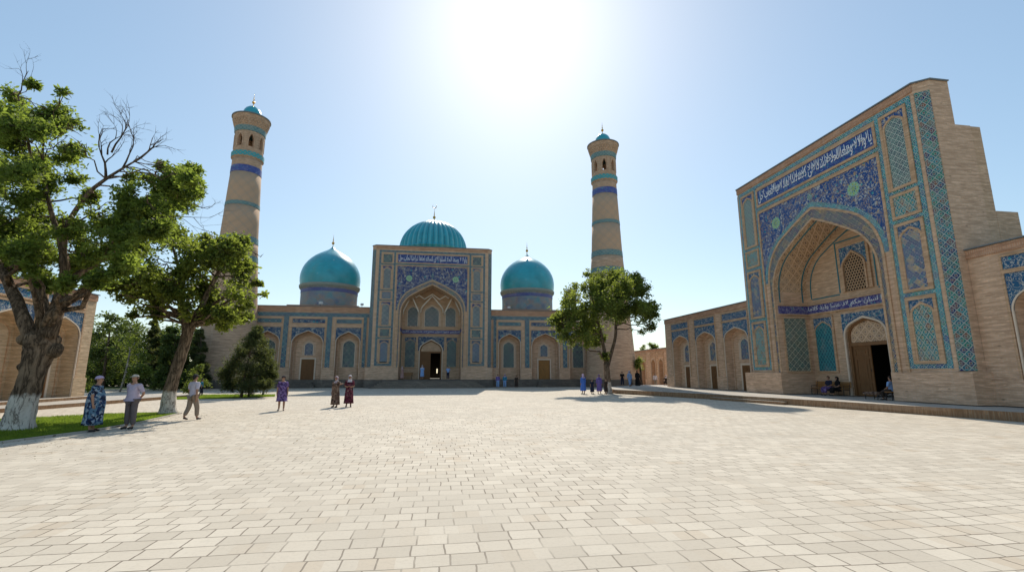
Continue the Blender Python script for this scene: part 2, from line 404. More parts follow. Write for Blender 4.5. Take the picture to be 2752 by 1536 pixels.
def lettering(par, text, u0, u1, z0, z1, W, name='lettering', lean=0.0):
    cu = bpy.data.curves.new('t', 'FONT'); cu.body = shape_ar(text); cu.resolution_u = 2; cu.offset = .004
    ob = bpy.data.objects.new('t', cu); col.objects.link(ob); bpy.context.view_layer.update()
    me = bpy.data.meshes.new_from_object(ob.evaluated_get(bpy.context.evaluated_depsgraph_get()))
    bpy.data.objects.remove(ob)
    n = len(me.vertices); a = np.empty(n * 3); me.vertices.foreach_get('co', a); a = a.reshape(-1, 3)
    if n == 0: return None
    mn, mx = a.min(0), a.max(0); s = (a - mn) / np.maximum(mx - mn, 1e-6)
    x = u0 + s[:, 0] * (u1 - u0); z = z0 + s[:, 1] * (z1 - z0)
    x = x + lean * (z - z0)
    out = np.stack([x, np.full(n, W - .012), z], 1)
    me.vertices.foreach_set('co', out.ravel()); me.materials.clear(); me.materials.append(M['letters']); me.update()
    me.name = name
    o = bpy.data.objects.new(name, me); col.objects.link(o); o.parent = par
    sm = o.modifiers.new('thickness', 'SOLIDIFY'); sm.thickness = .01; sm.offset = 1
    return o
# ------------------------------------------------------------------ doors
def door_leaf(par, u0, u1, z0, z1, W, mat, name='door_leaf', ang=None):
    m = MB(); m.box(u0, u1, W, W + .07, z0, z1)
    wd = u1 - u0; ht = z1 - z0
    for (a, b) in ((.06, .26), (.31, .74), (.79, .95)):
        frame_ring(m, u0 + wd * .13, u1 - wd * .13, z0 + ht * a, z0 + ht * b, .05, W - .03, W)
        m.box(u0 + wd * .3, u1 - wd * .3, W - .02, W, z0 + ht * (a + .05), z0 + ht * (b - .05))
    o = m.build(name, mat, par)
    MB().tube([(u1 - .08, W - .05, z0 + ht * .48), (u1 - .08, W - .05, z0 + ht * .54)], .015, 6).build('handle', M['iron'], o)
    return o
def doorway(par, c, hw, z0, z1, W, mat=None, open_right=False, surround=.16):
    """plain rectangular door with brick surround; par is the building"""
    mat = mat or M['wood']
    fr = MB(); A = [(c - hw - surround, z0), (c - hw - surround, z1 + surround), (c + hw + surround, z1 + surround), (c + hw + surround, z0)]
    B = [(c - hw, z0), (c - hw, z1), (c + hw, z1), (c + hw, z0)]
    fr.strip(A, B, W - .09, W + .02)
    d = fr.build('door', M['ivory'], par)
    wf = MB(); A = B; B2 = [(c - hw + .09, z0), (c - hw + .09, z1 - .09), (c + hw - .09, z1 - .09), (c + hw - .09, z0)]
    wf.strip(A, B2, W - .07, W + .02); wf.build('door_frame', M['frame'], d)
    door_leaf(d, c - hw + .09, c - .004, z0, z1 - .09, W - .035, mat)
    door_leaf(d, c + .004, c + hw - .09, z0, z1 - .09, W - .035, mat)
    return d
def small_lattice_window(par, c, hw, z0, ap, W, mat, name='window'):
    sp = ap - hw * .95
    o = MB().prism([(c - hw, z0), (c + hw, z0)] + list(reversed(arch(c, hw, sp, ap))), W - .02, W + .02).build(name, mat, par)
    m = MB(); A, B = ring_paths(c, hw, sp, ap, .10, z0); m.strip(A, B, W - .08, W + .02)
    A, B = ring_paths(c, hw + .22, sp, ap + .22, .05, z0 - .05); m.strip(A, B, W - .05, W + .02)
    m.build('window_frame', M['ivory'], o)
    return o

def medallion_petals(par, cx, cz, r):
    for ring, (n_, l0, l1, off, mt) in enumerate(((8, .45, .82, 0, M['star']), (8, .2, .55, .39, M['arab2']), (8, .05, .32, 0, M['star']))):
        m = MB()
        for i in range(n_):
            t = 2 * PI * i / n_ + off; q = lambda l, a: (cx + r * l * math.cos(t + a), cz + r * l * math.sin(t + a))
            P4 = [q(l0, 0), q((l0 + l1) / 2, -.22), q(l1, 0), q((l0 + l1) / 2, .22)]
            m.prism(P4, -.05 - .002 * ring, -.044)
        m.build('petals', mt, par)
# ------------------------------------------------------------------ monumental portal (iwan)
def portal(root, c, P):
    g = lambda k: P[k]
    hw, hf = P['hw'], P['hf']; zb, zp, zt = P['zb'], P['zp'], P['zt']
    ohw, sp, ap = P['ohw'], P['sp'], P['ap']; D = P['depth']
    notch = (c, ohw, sp, ap)
    # body: front slab with chamfered corners, then stepped masonry behind
    body = MB()
    poly = comb(c - hf, c + hf, zb, zt, [notch]); poly2 = [(c - hw, z) if abs(x - (c - hf)) < 1e-5 else ((c + hw, z) if abs(x - (c + hf)) < 1e-5 else (x, z)) for x, z in poly]
    def side(i, pl=poly):
        a, b = pl[i], pl[(i + 1) % len(pl)]
        ins = lambda p: abs(p[0] - c) < ohw + 1e-4 and zb < p[1] < zt - 1e-4
        if ins(a) and ins(b): return 1
        return 0
    body.prism(poly, 0, .5, 0, side, poly2, back=False)
    pl = comb(c - hw, c + hw, zb, zt, [notch])
    body.prism(pl, .5, P['d1'], 0, side)
    pl2 = comb(c - hw + .003, c + hw - .003, zb, P['z2'], [notch])
    body.prism(pl2, P['d1'], D, 0, side)
    o = body.build('portal', [M['brick'], M['girih']], root)
    # back wall of the recess with the door opening
    dc, dhw, dsp, dap = P['door']
    zf = P['zf']
    bw = MB(); bw.prism(comb(c - hw + .02, c + hw - .02, zf, P['z2'] - .02, [(c + dc, dhw, dsp, dap)]), D, D + .6)
    for (ya, yb, zz) in P['steps']: bw.box(c - hw + .01, c - dhw - 1.2, ya, yb, zb, zz); bw.box(c + dhw + 1.2, c + hw - .01, ya, yb, zb, zz); bw.box(c - dhw - 1.2, c + dhw + 1.2, ya, yb, dap + .4, zz)
    bw.build('recess_wall', M['brick_dark'], o)
    # dim hall behind the door, open far away for the main one
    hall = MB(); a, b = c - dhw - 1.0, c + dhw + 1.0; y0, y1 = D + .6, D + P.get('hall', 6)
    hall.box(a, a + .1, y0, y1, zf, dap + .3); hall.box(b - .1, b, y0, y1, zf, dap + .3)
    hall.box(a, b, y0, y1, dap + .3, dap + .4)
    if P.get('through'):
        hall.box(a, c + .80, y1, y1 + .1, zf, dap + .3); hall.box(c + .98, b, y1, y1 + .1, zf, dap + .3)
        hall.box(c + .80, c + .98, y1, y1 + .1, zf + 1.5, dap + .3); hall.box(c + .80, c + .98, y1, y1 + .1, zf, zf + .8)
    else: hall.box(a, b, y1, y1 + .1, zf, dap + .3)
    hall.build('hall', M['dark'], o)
    # plinths
    pe = P['pe']
    for s in (-1, 1):
        MB().box(c + s * (ohw + .004), c + s * (hw + pe), -.16, P['d1'], zb, zp).build('plinth', M['brick'], o)
    # cornice
    m = MB(); m.box(c - hf - .02, c + hf + .02, -.06, .0, zt - .42, zt - .03)
    m.build('cornice', M['brick_red'], o)
    m = MB(); pp = [(c - hf - .06, -.1), (c + hf + .06, -.1), (c + hw + .08, .48), (c + hw + .08, P['d1']), (c - hw - .08, P['d1']), (c - hw - .08, .48)]
    m.add([(x, y, zt + .004) for x, y in pp] + [(x, y, zt + .07) for x, y in pp], [(5, 4, 3, 2, 1, 0), (6, 7, 8, 9, 10, 11)] + [(i, (i + 1) % 6, (i + 1) % 6 + 6, i + 6) for i in range(6)])
    m.build('coping', M['coping'], o)
    # tiled chamfers
    for s in (-1, 1):
        e = .05; q0 = Vector((c + s * hf, 0)); q1 = Vector((c + s * hw, .5)); nrm = Vector((s * .5, -(hw - hf))).normalized()
        a = q0.lerp(q1, .07) + nrm * .04; b = q0.lerp(q1, .93) + nrm * .04; a2 = a - nrm * .06; b2 = b - nrm * .06
        if s < 0: a, b, a2, b2 = b, a, b2, a2
        zz0, zz1 = zp + .05, zt - .55
        vs = [(p.x, p.y, z) for z in (zz0, zz1) for p in (a, b, b2, a2)]
        MB().add(vs, [(0, 3, 2, 1), (4, 5, 6, 7), (0, 1, 5, 4), (1, 2, 6, 5), (2, 3, 7, 6), (3, 0, 4, 7)])
        mb = MB(); mb.add(vs, [(0, 3, 2, 1), (4, 5, 6, 7), (0, 1, 5, 4), (1, 2, 6, 5), (2, 3, 7, 6), (3, 0, 4, 7)])
        mb.build('corner_tile_strip', M['facet'] if s > 0 else M['facet_l'], o)
    # teal borders: ground strips, then framed panels on the pylons
    b0, b1, b2, b3 = P['cols']          # outer edge of outer strip, its inner edge, inner strip outer/inner edge (|u|)
    zs0, zs1 = P['zs']
    sw = b0 - b1
    mb = MB()
    for s in (-1, 1):
        mb.box(c + s * b0, c + s * b1, -.03, .02, zs0, zs1)
        mb.box(c + s * b2, c + s * b3, -.03, .02, zs0 + sw, zs1 - sw)
        mb.box(c + s * b1, c + s * b3, -.03, .02, zs0, zs0 + sw)
    mb.box(c - b1, c + b1, -.03, .02, zs1 - sw, zs1)
    for z in P['hb']:
        for s in (-1, 1): mb.box(c + s * b1, c + s * b2, -.03, .02, z, z + sw * .8)
    bd = mb.build('tile_border', M['border'], o)
    pc0, pc1 = P['pcol']
    for s in (-1, 1):
        ua, ub = sorted((c + s * pc0, c + s * pc1))
        for (z0, z1, kind, mt) in P['panels']:
            if kind == 'a': arched_panel(o, 'tile_panel', ua, ub, z0, z1, 0, M[mt], M['arab2'] if mt != 'lat_a' else M['arab'], t=.14, fr=P['fr'], top=.45)
            else:
                q = panel(o, 'tile_panel', ua, ub, z0, z1, 0, M[mt], .035, P['fr'])
    # inscription and the strip below
    i0, i1 = P['ins']; iu = P['iu']; f = P['fr']
    ip = panel(o, 'inscription_panel', c - iu, c + iu, i0, i1, 0, M['insc'], .03, f)
    lettering(ip, P['text'], c - iu + .1, c + iu - .1, i0 + .08, i1 - .06, -.03)
    if P.get('text2'): lettering(ip, P['text2'], c - iu + .3, c + iu - .35, i0 + (i1 - i0) * .42, i1 - .12, -.031)
    MB().box(c - b3, c + b3, -.03, .02, i0 - f - P['ig'] + .02, i0 - f - .02).build('tile_border', M['border'], o)
    # spandrel
    rhw, rsp, rap = P['ring']          # outer ring arch
    su = P['su']; st = P['st']
    spn = MB().prism(comb(c - su, c + su, rsp, st, [(c, rhw, rsp, rap)]), -.03, .02).build('spandrel_tiles', P.get('arab', M['arab']), o)
    m = MB(); m.box(c - su - f, c + su + f, -.08, .02, st, st + f)
    for s in (-1, 1): m.box(c + s * su, c + s * (su + f), -.08, .02, zp, st)
    m.build('brick_border', M['brick_trim'], o)
    # blossoms
    for s in (-1, 1):
        mm = MB(); r = P['med'] ; cx, cz = c + s * su * .66, P['mz']
        pts = []
        for i in range(32):
            rr = r * (1 if i % 2 == 0 else .84); pts.append((cx + rr * math.cos(2 * PI * i / 32), cz + rr * math.sin(2 * PI * i / 32)))
        mo = mm.prism(pts, -.045, -.02).build('medallion', M['medal'], spn)
        medallion_petals(mo, cx, cz, r)
    m = MB().prism([(c - .2, rap + .25), (c, rap + .02), (c + .2, rap + .25), (c + .14, rap + .6), (c, rap + .85), (c - .14, rap + .6)], -.045, -.02); m.build('medallion', M['strip'], spn)
    # rings: blue edging, brick, dark mosaic band, brick
    t1 = P['t1']
    A, B = ring_paths(c, rhw - t1, rsp, rap - t1 * 1.15, t1, zp)
    MB().strip(A[1:-1], B[1:-1], -.04, .02).build('arch_edge_tiles', M['border'], o)
    h2 = rhw - t1 - .16; a2 = rap - t1 * 1.15 - .18
    A, B = ring_paths(c, h2, rsp, a2, .16, zp); MB().strip(A, B, -.07, .02).build('arch_ring', M['brick_trim'], o)
    t3 = h2 - ohw - .13
    A, _ = ring_paths(c, h2 - .001, rsp, a2, 0.0, zp); _, B = ring_paths(c, ohw + .13, sp, ap + .15, 0.0, zp)
    MB().strip(A, B, -.035, .02).build('arch_mosaic_band', M['band'], o)
    A, B = ring_paths(c, ohw + .001, sp, ap, .129, zp); MB().strip(A, B, -.075, .02).build('arch_ring', M['brick_trim'], o)
    # ---- recess interior (w = D)
    W = D; rb0, rb1 = P['rband']
    rbm = MB().box(c - ohw + .02, c + ohw - .02, W - .05, W + .02, rb0, rb1)
    for s in (-1, 1): rbm.box(c + s * ohw, c + s * (ohw - .05), .12, W - .05, rb0, rb1)
    rbo = rbm.build('recess_inscription', M['purple'], o)
    lettering(rbo, P['rtext'], c - ohw + .1, c + ohw - .1, rb0 + .06, rb1 - .06, W - .05)
    lg = MB()
    for z in (rb0 - .1, rb1):
        lg.box(c - ohw + .02, c + ohw - .02, W - .12, W + .02, z, z + .1)
        for s in (-1, 1): lg.box(c + s * (ohw - .001), c + s * (ohw - .1), .1, W - .12, z, z + .1)
    lg.build('ledge', M['brick_trim'], o)
    # side niches of the recess
    for (u0, u1, z0, z1, mt) in P['niches']:
        arched_panel(o, 'tile_panel', c + u0, c + u1, z0, z1, W, M[mt], M['arab2'], t=.1, fr=.1, top=.55)
    # side wall panels (jambs): as boxes on the side walls
    jz0, jz1 = zp + .1, rb0 - .3
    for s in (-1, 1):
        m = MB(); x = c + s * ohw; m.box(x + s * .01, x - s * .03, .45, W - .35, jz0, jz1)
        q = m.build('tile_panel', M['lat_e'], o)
        m = MB()
        for (ya, yb, za, zc) in ((.33, .45, jz0 - .12, jz1 + .12), (W - .35, W - .23, jz0 - .12, jz1 + .12), (.45, W - .35, jz1, jz1 + .12), (.45, W - .35, jz0 - .12, jz0)):
            m.box(x + s * .01, x - s * .07, ya, yb, za, zc)
        m.build('panel_frame', M['brick_trim'], q)
    # main door: spandrel, rings, lintel, tympanum and two leaves
    dsu, dst = P['dspan']
    ds = MB().prism(comb(c + dc - dsu, c + dc + dsu, dsp, dst, [(c + dc, dhw + .12, dsp, dap + .14)]), W - .03, W + .02).build('door_spandrel', M['arab2'], o)
    m = MB(); A, B = ring_paths(c + dc, dhw, dsp, dap, .12, zf); m.strip(A, B, W - .1, W + .02); m.build('arch_ring', M['ivory'], ds)
    dt = P['dtop']
    dd = MB(); A, B = ring_paths(c + dc, dhw - .14, dsp, dap - .15, .139, zf); dd.strip(A, B, W + .12, W + .34)
    dd.box(c + dc - dhw + .14, c + dc + dhw - .14, W + .14, W + .34, dt, dt + .22)
    door = dd.build('door', M['frame'], o)
    ty = MB().prism([(c + dc - dhw + .14, dt + .22), (c + dc + dhw - .14, dt + .22)] + list(reversed(arch(c + dc, dhw - .14, max(dsp, dt + .23), dap - .15))), W + .2, W + .28)
    ty.build('tympanum', P['tymp'], door)
    door_leaf(door, c + dc - dhw + .16, c + dc - .02, zf, dt, W + .22, M['wood'])
    lf = MB(); x = c + dc + dhw - .2; lf.box(x, x + .06, W + .3, W + .3 + dhw - .2, zf, dt); lf.build('door_leaf', M['wood'], door)
    return o

# ------------------------------------------------------------------ arcaded wing
def wing(root, W, u0, u1, zb, zf, zt, bays, P, back=9.0, ends=(True, True)):
    nd = P.get('nd', 1.0)
    notches = [(b['c'], b['hw'], b['sp'], b['ap']) for b in bays]
    m = MB(); m.prism(comb(u0, u1, zf, zt, notches), W, W + nd, 0)
    m.box(u0, u1, W + nd, W + nd + back, zf, zt - .004)
    o = m.build('wing', [M['brick']], root)
    # plinth blocks between the niches
    m = MB(); pz = P['pz']
    edges = sorted([(b['c'] - b['hw'], b['c'] + b['hw']) for b in bays]); x = u0 - (.0)
    for a, b in edges + [(u1, u1)]:
        if a - x > .05: MB().box(x + .004, a - .004, W - .1, W + .02, zb, pz).build('plinth', M['brick'], o)
        x = b
    ch = P['cor']
    MB().box(u0, u1, W - .06, W + .01, zt - ch, zt - .03).build('cornice', M['brick_red'], o)
    MB().box(u0 - .05, u1 + .05, W - .12, W + nd + back, zt + .003, zt + .06).build('coping', M['coping'], o)
    if P.get('band'):
        a, b = P['band']; MB().box(u0 + .05, u1 - .05, W - .03, W + .02, a, b).build('tile_border', M['strip'], o)
    for (a, b) in P.get('strips', []):
        q = panel(o, 'tile_strip', a, b, P['strip_z'][0], P['strip_z'][1], W, M['strip'], .035)
        mm = MB(); mm.box(a - .09, a, W - .06, W + .02, P['strip_z'][0], P['strip_z'][1]); mm.box(b, b + .09, W - .06, W + .02, P['strip_z'][0], P['strip_z'][1]); mm.build('panel_frame', M['brick_trim'], q)
    for b in bays:
        c, hw, sp, ap = b['c'], b['hw'], b['sp'], b['ap']; e = P.get('e', .12)
        fu = hw + e
        panel(o, 'frieze_tiles', c - fu, c + fu, P['fz'][0], P['fz'][1], W, b.get('fm', M['arab2']), .03, .09)
        s = MB().prism(comb(c - fu, c + fu, sp, P['sz'], [(c, hw, sp, ap)]), W - .03, W + .02).build('spandrel_tiles', b.get('sm', M['arab2']), o)
        m = MB(); A, B = ring_paths(c, hw, sp, ap, .07, zf); m.strip(A, B, W - .07, W + .02)
        m.build('arch_edge', M['ivory'], s)
        m = MB(); m.box(c - fu - .1, c + fu + .1, W - .07, W + .02, P['sz'], P['sz'] + .1)
        for s_ in (-1, 1): m.box(c + s_ * fu, c + s_ * (fu + .1), W - .07, W + .02, pz, P['sz'])
        m.build('panel_frame', M['brick_trim'], s)
        B_ = W + nd
        # inner vault rib
        m = MB(); A, Bq = ring_paths(c, hw - .3, sp - .15, ap - .45, .06, zf); m.strip(A, Bq, B_ - .05, B_ + .02); m.build('niche_rib', M['brick_trim'], o)
        if b['kind'] == 'door':
            off = b.get('off', 0)
            doorway(o, c + off, b.get('dw', .85), zf, b['dz'], B_, b.get('dm'))
            small_lattice_window(o, c + off, b.get('ww', .52), b['dz'] + .5, b['dz'] + .5 + b.get('wh', 1.55), B_, M['lat_b'])
        elif b['kind'] == 'lattice':
            small_lattice_window(o, c, .72, b['lz'][0], b['lz'][1], B_, M['lat_a'] if b.get('pale') else M['lat_c'], 'tile_panel')
    return o

# ================================================================== THE MOSQUE
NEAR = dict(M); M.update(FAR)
MX, MY = -.93, 61.86
mosque = empty('mosque', (MX, MY, 0), 0, 'brick mosque with tall tiled portal, three turquoise domes and arcaded wings across the square', 'mosque')
pm = dict(hw=7.78, hf=7.24, zb=1.0, zp=2.5, zt=18.1, z2=15.5, d1=2.2, depth=3.4, ohw=3.88, sp=9.3, ap=13.05, zf=1.0,
          door=(0.02, 1.45, 4.75, 6.15), steps=[(4.0, 6.0, 12.0)], hall=14, through=True, pe=.12, cols=(6.86, 6.6, 5.0, 4.76), zs=(2.7, 17.5),
          hb=[3.0 + 0, 6.05, 7.42, 10.85, 12.15, 15.55], pcol=(5.2, 6.32), fr=.12,
          panels=[(3.1, 5.9, 'a', 'lat_b'), (6.35, 7.28, 's', 'lat_c'), (7.75, 10.7, 'a', 'lat_a'), (11.12, 12.02, 's', 'lat_b'), (12.45, 15.4, 'a', 'lat_a'), (15.85, 16.95, 's', 'lat_c')],
          ins=(15.95, 17.0), iu=4.5, ig=.25, text='ياولا لا وسعا الحلا لسلوا الاى كسلاد احلعا دراهبا لحاب حل', rtext='اسلاحم دعوا لسان حكم لاد عسا وليد كلاما',
          ring=(4.42, 9.7, 13.85), su=4.52, st=15.45, med=.42, mz=13.85, t1=.1,
          rband=(7.0, 7.5), niches=[(-3.45, -2.0, 2.6, 6.5, 'lat_c'), (2.05, 3.45, 2.6, 6.5, 'lat_c')], dspan=(1.72, 6.6), dtop=4.45, tymp=M['brick_dark'])
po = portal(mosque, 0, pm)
# upper recess: lattice windows and pale stalactite ribs
for (a, b, z1, mt) in ((-1.05, 1.05, 10.7, 'lat_a'), (-3.3, -1.75, 10.6, 'lat_a'), (1.75, 3.3, 10.6, 'lat_a')):
    small_lattice_window(po, (a + b) / 2, (b - a) / 2 - .12, 8.0, z1, 3.4, M[mt], 'window')
rib = MB()
def rib_arc(c, hw, sp, ap, y0, y1):
    pts = arch(c, hw, sp, ap, 6); n = len(pts)
    rib.tube([(x, y0 + (y1 - y0) * math.sin(PI * i / (n - 1)), z) for i, (x, z) in enumerate(pts)], .085, 6)
rib_arc(0, 1.5, 9.9, 12.0, 3.33, 2.5); rib_arc(-2.75, 1.05, 9.6, 12.0, 3.3, 2.3); rib_arc(2.75, 1.05, 9.6, 12.0, 3.3, 2.3)
rib.tube([(x, 2.4, z) for x, z in ((-2.9, 11.6), (-2.45, 12.05), (-2.1, 11.75), (-1.75, 12.05), (-1.0, 11.55), (0, 12.25), (1.0, 11.55), (1.75, 12.05), (2.1, 11.75), (2.45, 12.05), (2.9, 11.6))], .085, 6)
rib.build('stalactite_ribs', M['plaster'], po)
hd = MB()      # shallow half dome closing the head of the recess
rows = []
for i in range(9):
    ph = i / 8 * PI / 2
    rows.append([(3.75 * math.cos(ph) * math.cos(PI * j / 24) * -1, 3.38 - 1.0 * math.sin(ph) - .0, 10.6 + 2.35 * math.sin(ph) + 1.0 * (1 - abs(math.cos(PI * j / 24))) * (1 - i / 8)) for j in range(25)])
# terrace, steps
M['stepm'] = brick('step_stone', (.30, .25, .20), (.22, .18, .14), (.2, .17, .13), bw=.8, bh=.16)
def mosque_wings():
    base = MB(); base.box(-22.6, 22.6, 1.35, 12, 0, 1.0)
    base.box(-22.6, -7.92, 1.33, 1.64, 0, .98); base.box(7.92, 22.6, 1.33, 1.64, 0, .98)
    base.box(-7.95, 7.95, -.35, 3.4, 0, .996)
    base.build('terrace', M['stone'], mosque)
    st = MB()
    for i in range(6):
        z1 = 1.0 - .16 * (i + 1); e = .28 * (i + 1)
        st.box(-5.4 - e, 5.4 + e, -.35 - .3 * (i + 1), -.34, 0, z1 + .001 * i)
    st.build('steps', M['stepm'], mosque)
    for s in (-1, 1):
        for cu in (15.3,):
            q = MB()
            for i in range(3): q.box(s * cu - 1.1 - .15 * i, s * cu + 1.1 + .15 * i, 1.33 - .3 * (i + 1), 1.34, 0, .96 - .24 * (i + 1))
            q.build('door_steps', M['stone'], mosque)
    for s in (-1, 1):
        bays = [dict(c=s * 10.4, hw=1.45, sp=5.6, ap=6.95, kind='lattice', lz=(2.55, 5.95), pale=False, fm=M['strip']),
                dict(c=s * 15.3, hw=1.86, sp=5.4, ap=7.05, kind='door', dz=3.55, dw=.8, ww=.5, wh=1.6, dm=M['wood'] if s < 0 else M['wood2'], sm=M['arab2']),
                dict(c=s * 20.1, hw=1.45, sp=5.6, ap=6.95, kind='lattice', lz=(2.55, 5.95), pale=False, fm=M['strip'])]
        a, b = (7.8, 22.6) if s > 0 else (-22.6, -7.8)
        st = [(s * 12.78 - .3, s * 12.78 + .3), (s * 18.0 - .3, s * 18.0 + .3), (s * 8.4 - .2, s * 8.4 + .2)]
        wo = wing(mosque, 1.64, a, b, 1.0, 1.0, 10.15, bays, dict(pz=2.45, cor=.7, band=(8.87, 9.36), strips=st, strip_z=(2.5, 8.86), fz=(8.05, 8.55), sz=7.5, nd=1.0, e=.1), back=15)
        sb = MB(); sb.box(s * 14.45 - 4.6, s * 14.45 + 4.6, 4.6, 13.8, 10.15, 10.75); sb.build('roof_base', M['brick_red'], wo)
mosque_wings()

# domes
def finial(par, x, y, z, s=1.0, crescent=False):
    p = [(.10, 0), (.05, .1), (.04, .3), (.06, .34), (.16, .44), (.22, .56), (.16, .70), (.05, .8), (.035, .9), (.11, 1.0), (.035, 1.1), (.03, 1.2), (.07, 1.28), (.025, 1.36), (.02, 1.6), (.004, 1.95)]
    m = MB().lathe([(r * s, z + h * s) for r, h in p], 12, (x, y))
    if crescent:
        pts = [(x + .26 * s * math.sin(t), y, z + (1.95 + .22) * s - .26 * s * math.cos(t)) for t in [R(a) for a in range(-140, 141, 20)]]
        m.tube(pts, [.012 + .045 * s * math.cos(i / 14 * PI - PI / 2) for i in range(15)], 6)
    return m.build('finial', M['gold'], par, True)
def dome_mat(name, c, rib=False):
    n = NT(name, .30, .5); o = n.sep(n.obj()); v = n.obj()
    f = n.noise(v, .7, 4, .6)
    cc = n.mix(f, tuple(x * .7 for x in c), tuple(min(1, x * 1.35) for x in c))
    th = n.math('MULTIPLY', n.math('ARCTAN2', o[1], o[0]), 4.0)
    b = n.n('TexBrick'); n.put(b.inputs['Vector'], n.comb(th, o[2])); b.inputs['Scale'].default_value = 1
    b.inputs['Brick Width'].default_value = .34; b.inputs['Row Height'].default_value = .17; b.inputs['Mortar Size'].default_value = .012
    n.put(b.inputs['Color1'], (1, 1, 1)); n.put(b.inputs['Color2'], (.78, .84, .84)); n.put(b.inputs['Mortar'], (.5, .55, .55))
    cc = n.mix(.8, cc, n.mix(1.0, cc, b.outputs[0], 'MULTIPLY'))
    sp = n.voro(v, 1.0); cc = n.mix(n.math('MULTIPLY', n.lt(sp['Distance'], .07, .05), .5), cc, (.5, .6, .55))
    ws = n.noise(n.comb(n.math('MULTIPLY', th, .8), n.math('MULTIPLY', o[2], 2.5)), 1, 4, .7)
    cc = n.mix(n.ramp(ws, [(.55, (0, 0, 0)), (.8, (.35, .35, .35))]), cc, (.16, .30, .22))
    if rib:
        cr = n.math('ABSOLUTE', n.math('SINE', n.math('MULTIPLY', n.math('ARCTAN2', o[1], o[0]), rib / 2)))
        cc = n.mix(n.ramp(cr, [(0, (.8, .8, .8)), (.28, (0, 0, 0))]), cc, (.01, .10, .14)); cc = n.mix(n.ramp(cr, [(.86, (0, 0, 0)), (1, (.5, .5, .5))]), cc, (.16, .48, .50))  # groove shade and crest highlights are painted into the rib colour
    n.color(cc); n.b.inputs['Coat Weight'].default_value = .25; n.b.inputs['Coat Roughness'].default_value = .2
    n.bump(f, .12, .03)
    n.put(n.b.inputs['Roughness'], n.math('MULTIPLY_ADD', ws, .3, .22)); return n.m
M['dome'] = dome_mat('dome_turquoise_tile', (.03, .37, .45))
M['dome_rib'] = dome_mat('ribbed_dome_tile', (.03, .37, .45), 36)
M['drum'] = lattice('drum_tile', [(.17, .21, .25), (.02, .20, .25), (.05, .07, .18), (.22, .18, .15), (.16, .20, .24), (.24, .10, .05)], line=(.44, .47, .46), s=.95, lw=.07, star=(.02, .24, .30), rad=3.85)
M['drumband'] = arabesque('drum_violet_tile', (.04, .04, .20), (.2, .25, .4), 1.5, (.08, .10, .3), (.3, .35, .5))
M['corbel'] = flat('drum_corbel_tile', (.26, .30, .27), .7, var=.35, scale=6)
def big_dome(cu, cy):
    d = empty('dome'); d.parent = mosque; d.location = (cu, cy, 0)
    # curved surface of revolution: bulbous pointed shell
    prof = [(4.02, 14.05), (4.10, 14.5), (4.13, 15.0), (4.10, 15.5), (4.01, 16.0), (3.85, 16.5), (3.61, 17.0), (3.28, 17.5), (2.86, 17.98), (2.36, 18.42), (1.80, 18.80), (1.24, 19.12), (.74, 19.4), (.34, 19.68), (.04, 20.05)]
    sh = MB().lathe(prof, 64).build('shell', M['dome'], d, True)
    m = MB()
    m.lathe([(3.84, 10.5), (3.84, 12.85), (3.88, 12.86), (3.88, 13.3), (3.84, 13.31), (3.95, 13.5)], 64, mif=lambda i: 1 if 1 <= i <= 3 else 0)
    m.build('drum', [M['drum'], M['drumband']], d)
    m = MB().lathe([(3.9, 13.46), (4.12, 13.7), (4.16, 13.95), (4.04, 14.06)], 64, mi=0); 
    for k in range(56):
        t = 2 * PI * k / 56; m.box(-.06, .06, 0, .01, 0, .01); m.v = m.v[:-8]; m.f = m.f[:-6]; m.mi = m.mi[:-6]
        a = Vector((math.cos(t), math.sin(t), 0)); b = Vector((-a.y, a.x, 0))
        vs = [(a * r_ + b * s_ * .1 + Vector((0, 0, z))) for z in (13.42, 13.68) for r_, s_ in ((3.85, -1), (3.85, 1), (4.13 if z > 13.5 else 3.95, 1), (4.13 if z > 13.5 else 3.95, -1))]
        m.add(vs, [(0, 1, 2, 3), (7, 6, 5, 4), (1, 0, 4, 5), (2, 1, 5, 6), (3, 2, 6, 7), (0, 3, 7, 4)])
    m.build('corbel_ring', M['corbel'], d)
    finial(d, 0, 0, 20.0, 1.0)
    return d
big_dome(-14.7, 9.2); big_dome(14.25, 9.2)
md = empty('dome'); md.parent = mosque; md.location = (-.2, 11.2, 0)
NR = 36; prof = []
for i in range(25):
    t = i / 24 * PI / 2; prof.append((5.0 * math.cos(t) ** .92 + .02, 20.3 + 4.75 * math.sin(t) + .25 * (i / 24) ** 6))
MB().lathe([(5.05, 14.0), (5.05, 20.1), (5.25, 20.15), (5.25, 20.3)] + prof, NR * 6, fn=lambda i, th: 1 if i < 4 else 1 + (.075 * (abs(math.sin(th * NR / 2)) - .5)) * (1 if i < 26 else 0)).build('shell', M['dome_rib'], md, True)
finial(md, 0, 0, 25.25, 1.15, True)

# roof floodlights
def floodlight(x, y, z, label, s=1.0):
    e = empty('floodlight', (x, y, z), 0, label, 'floodlight', None)
    MB().box(-.03 * s, .03 * s, -.03 * s, .03 * s, 0, .28 * s).build('bracket', M['iron'], e)
    MB().box(-.24 * s, .24 * s, -.12 * s, .12 * s, .28 * s, .62 * s).box(-.2 * s, .2 * s, -.15 * s, -.12 * s, .32 * s, .58 * s).build('housing', M['lampm'], e)
floodlight(-15.0, 63.6, 10.22, 'small floodlight on the left wing parapet of the mosque', 1.0)
floodlight(-9.9, 63.7, 10.22, 'small white floodlight on the mosque parapet between left dome and portal', .8)
floodlight(9.4, 63.7, 10.22, 'small white floodlight on the mosque parapet right of the portal', .8)

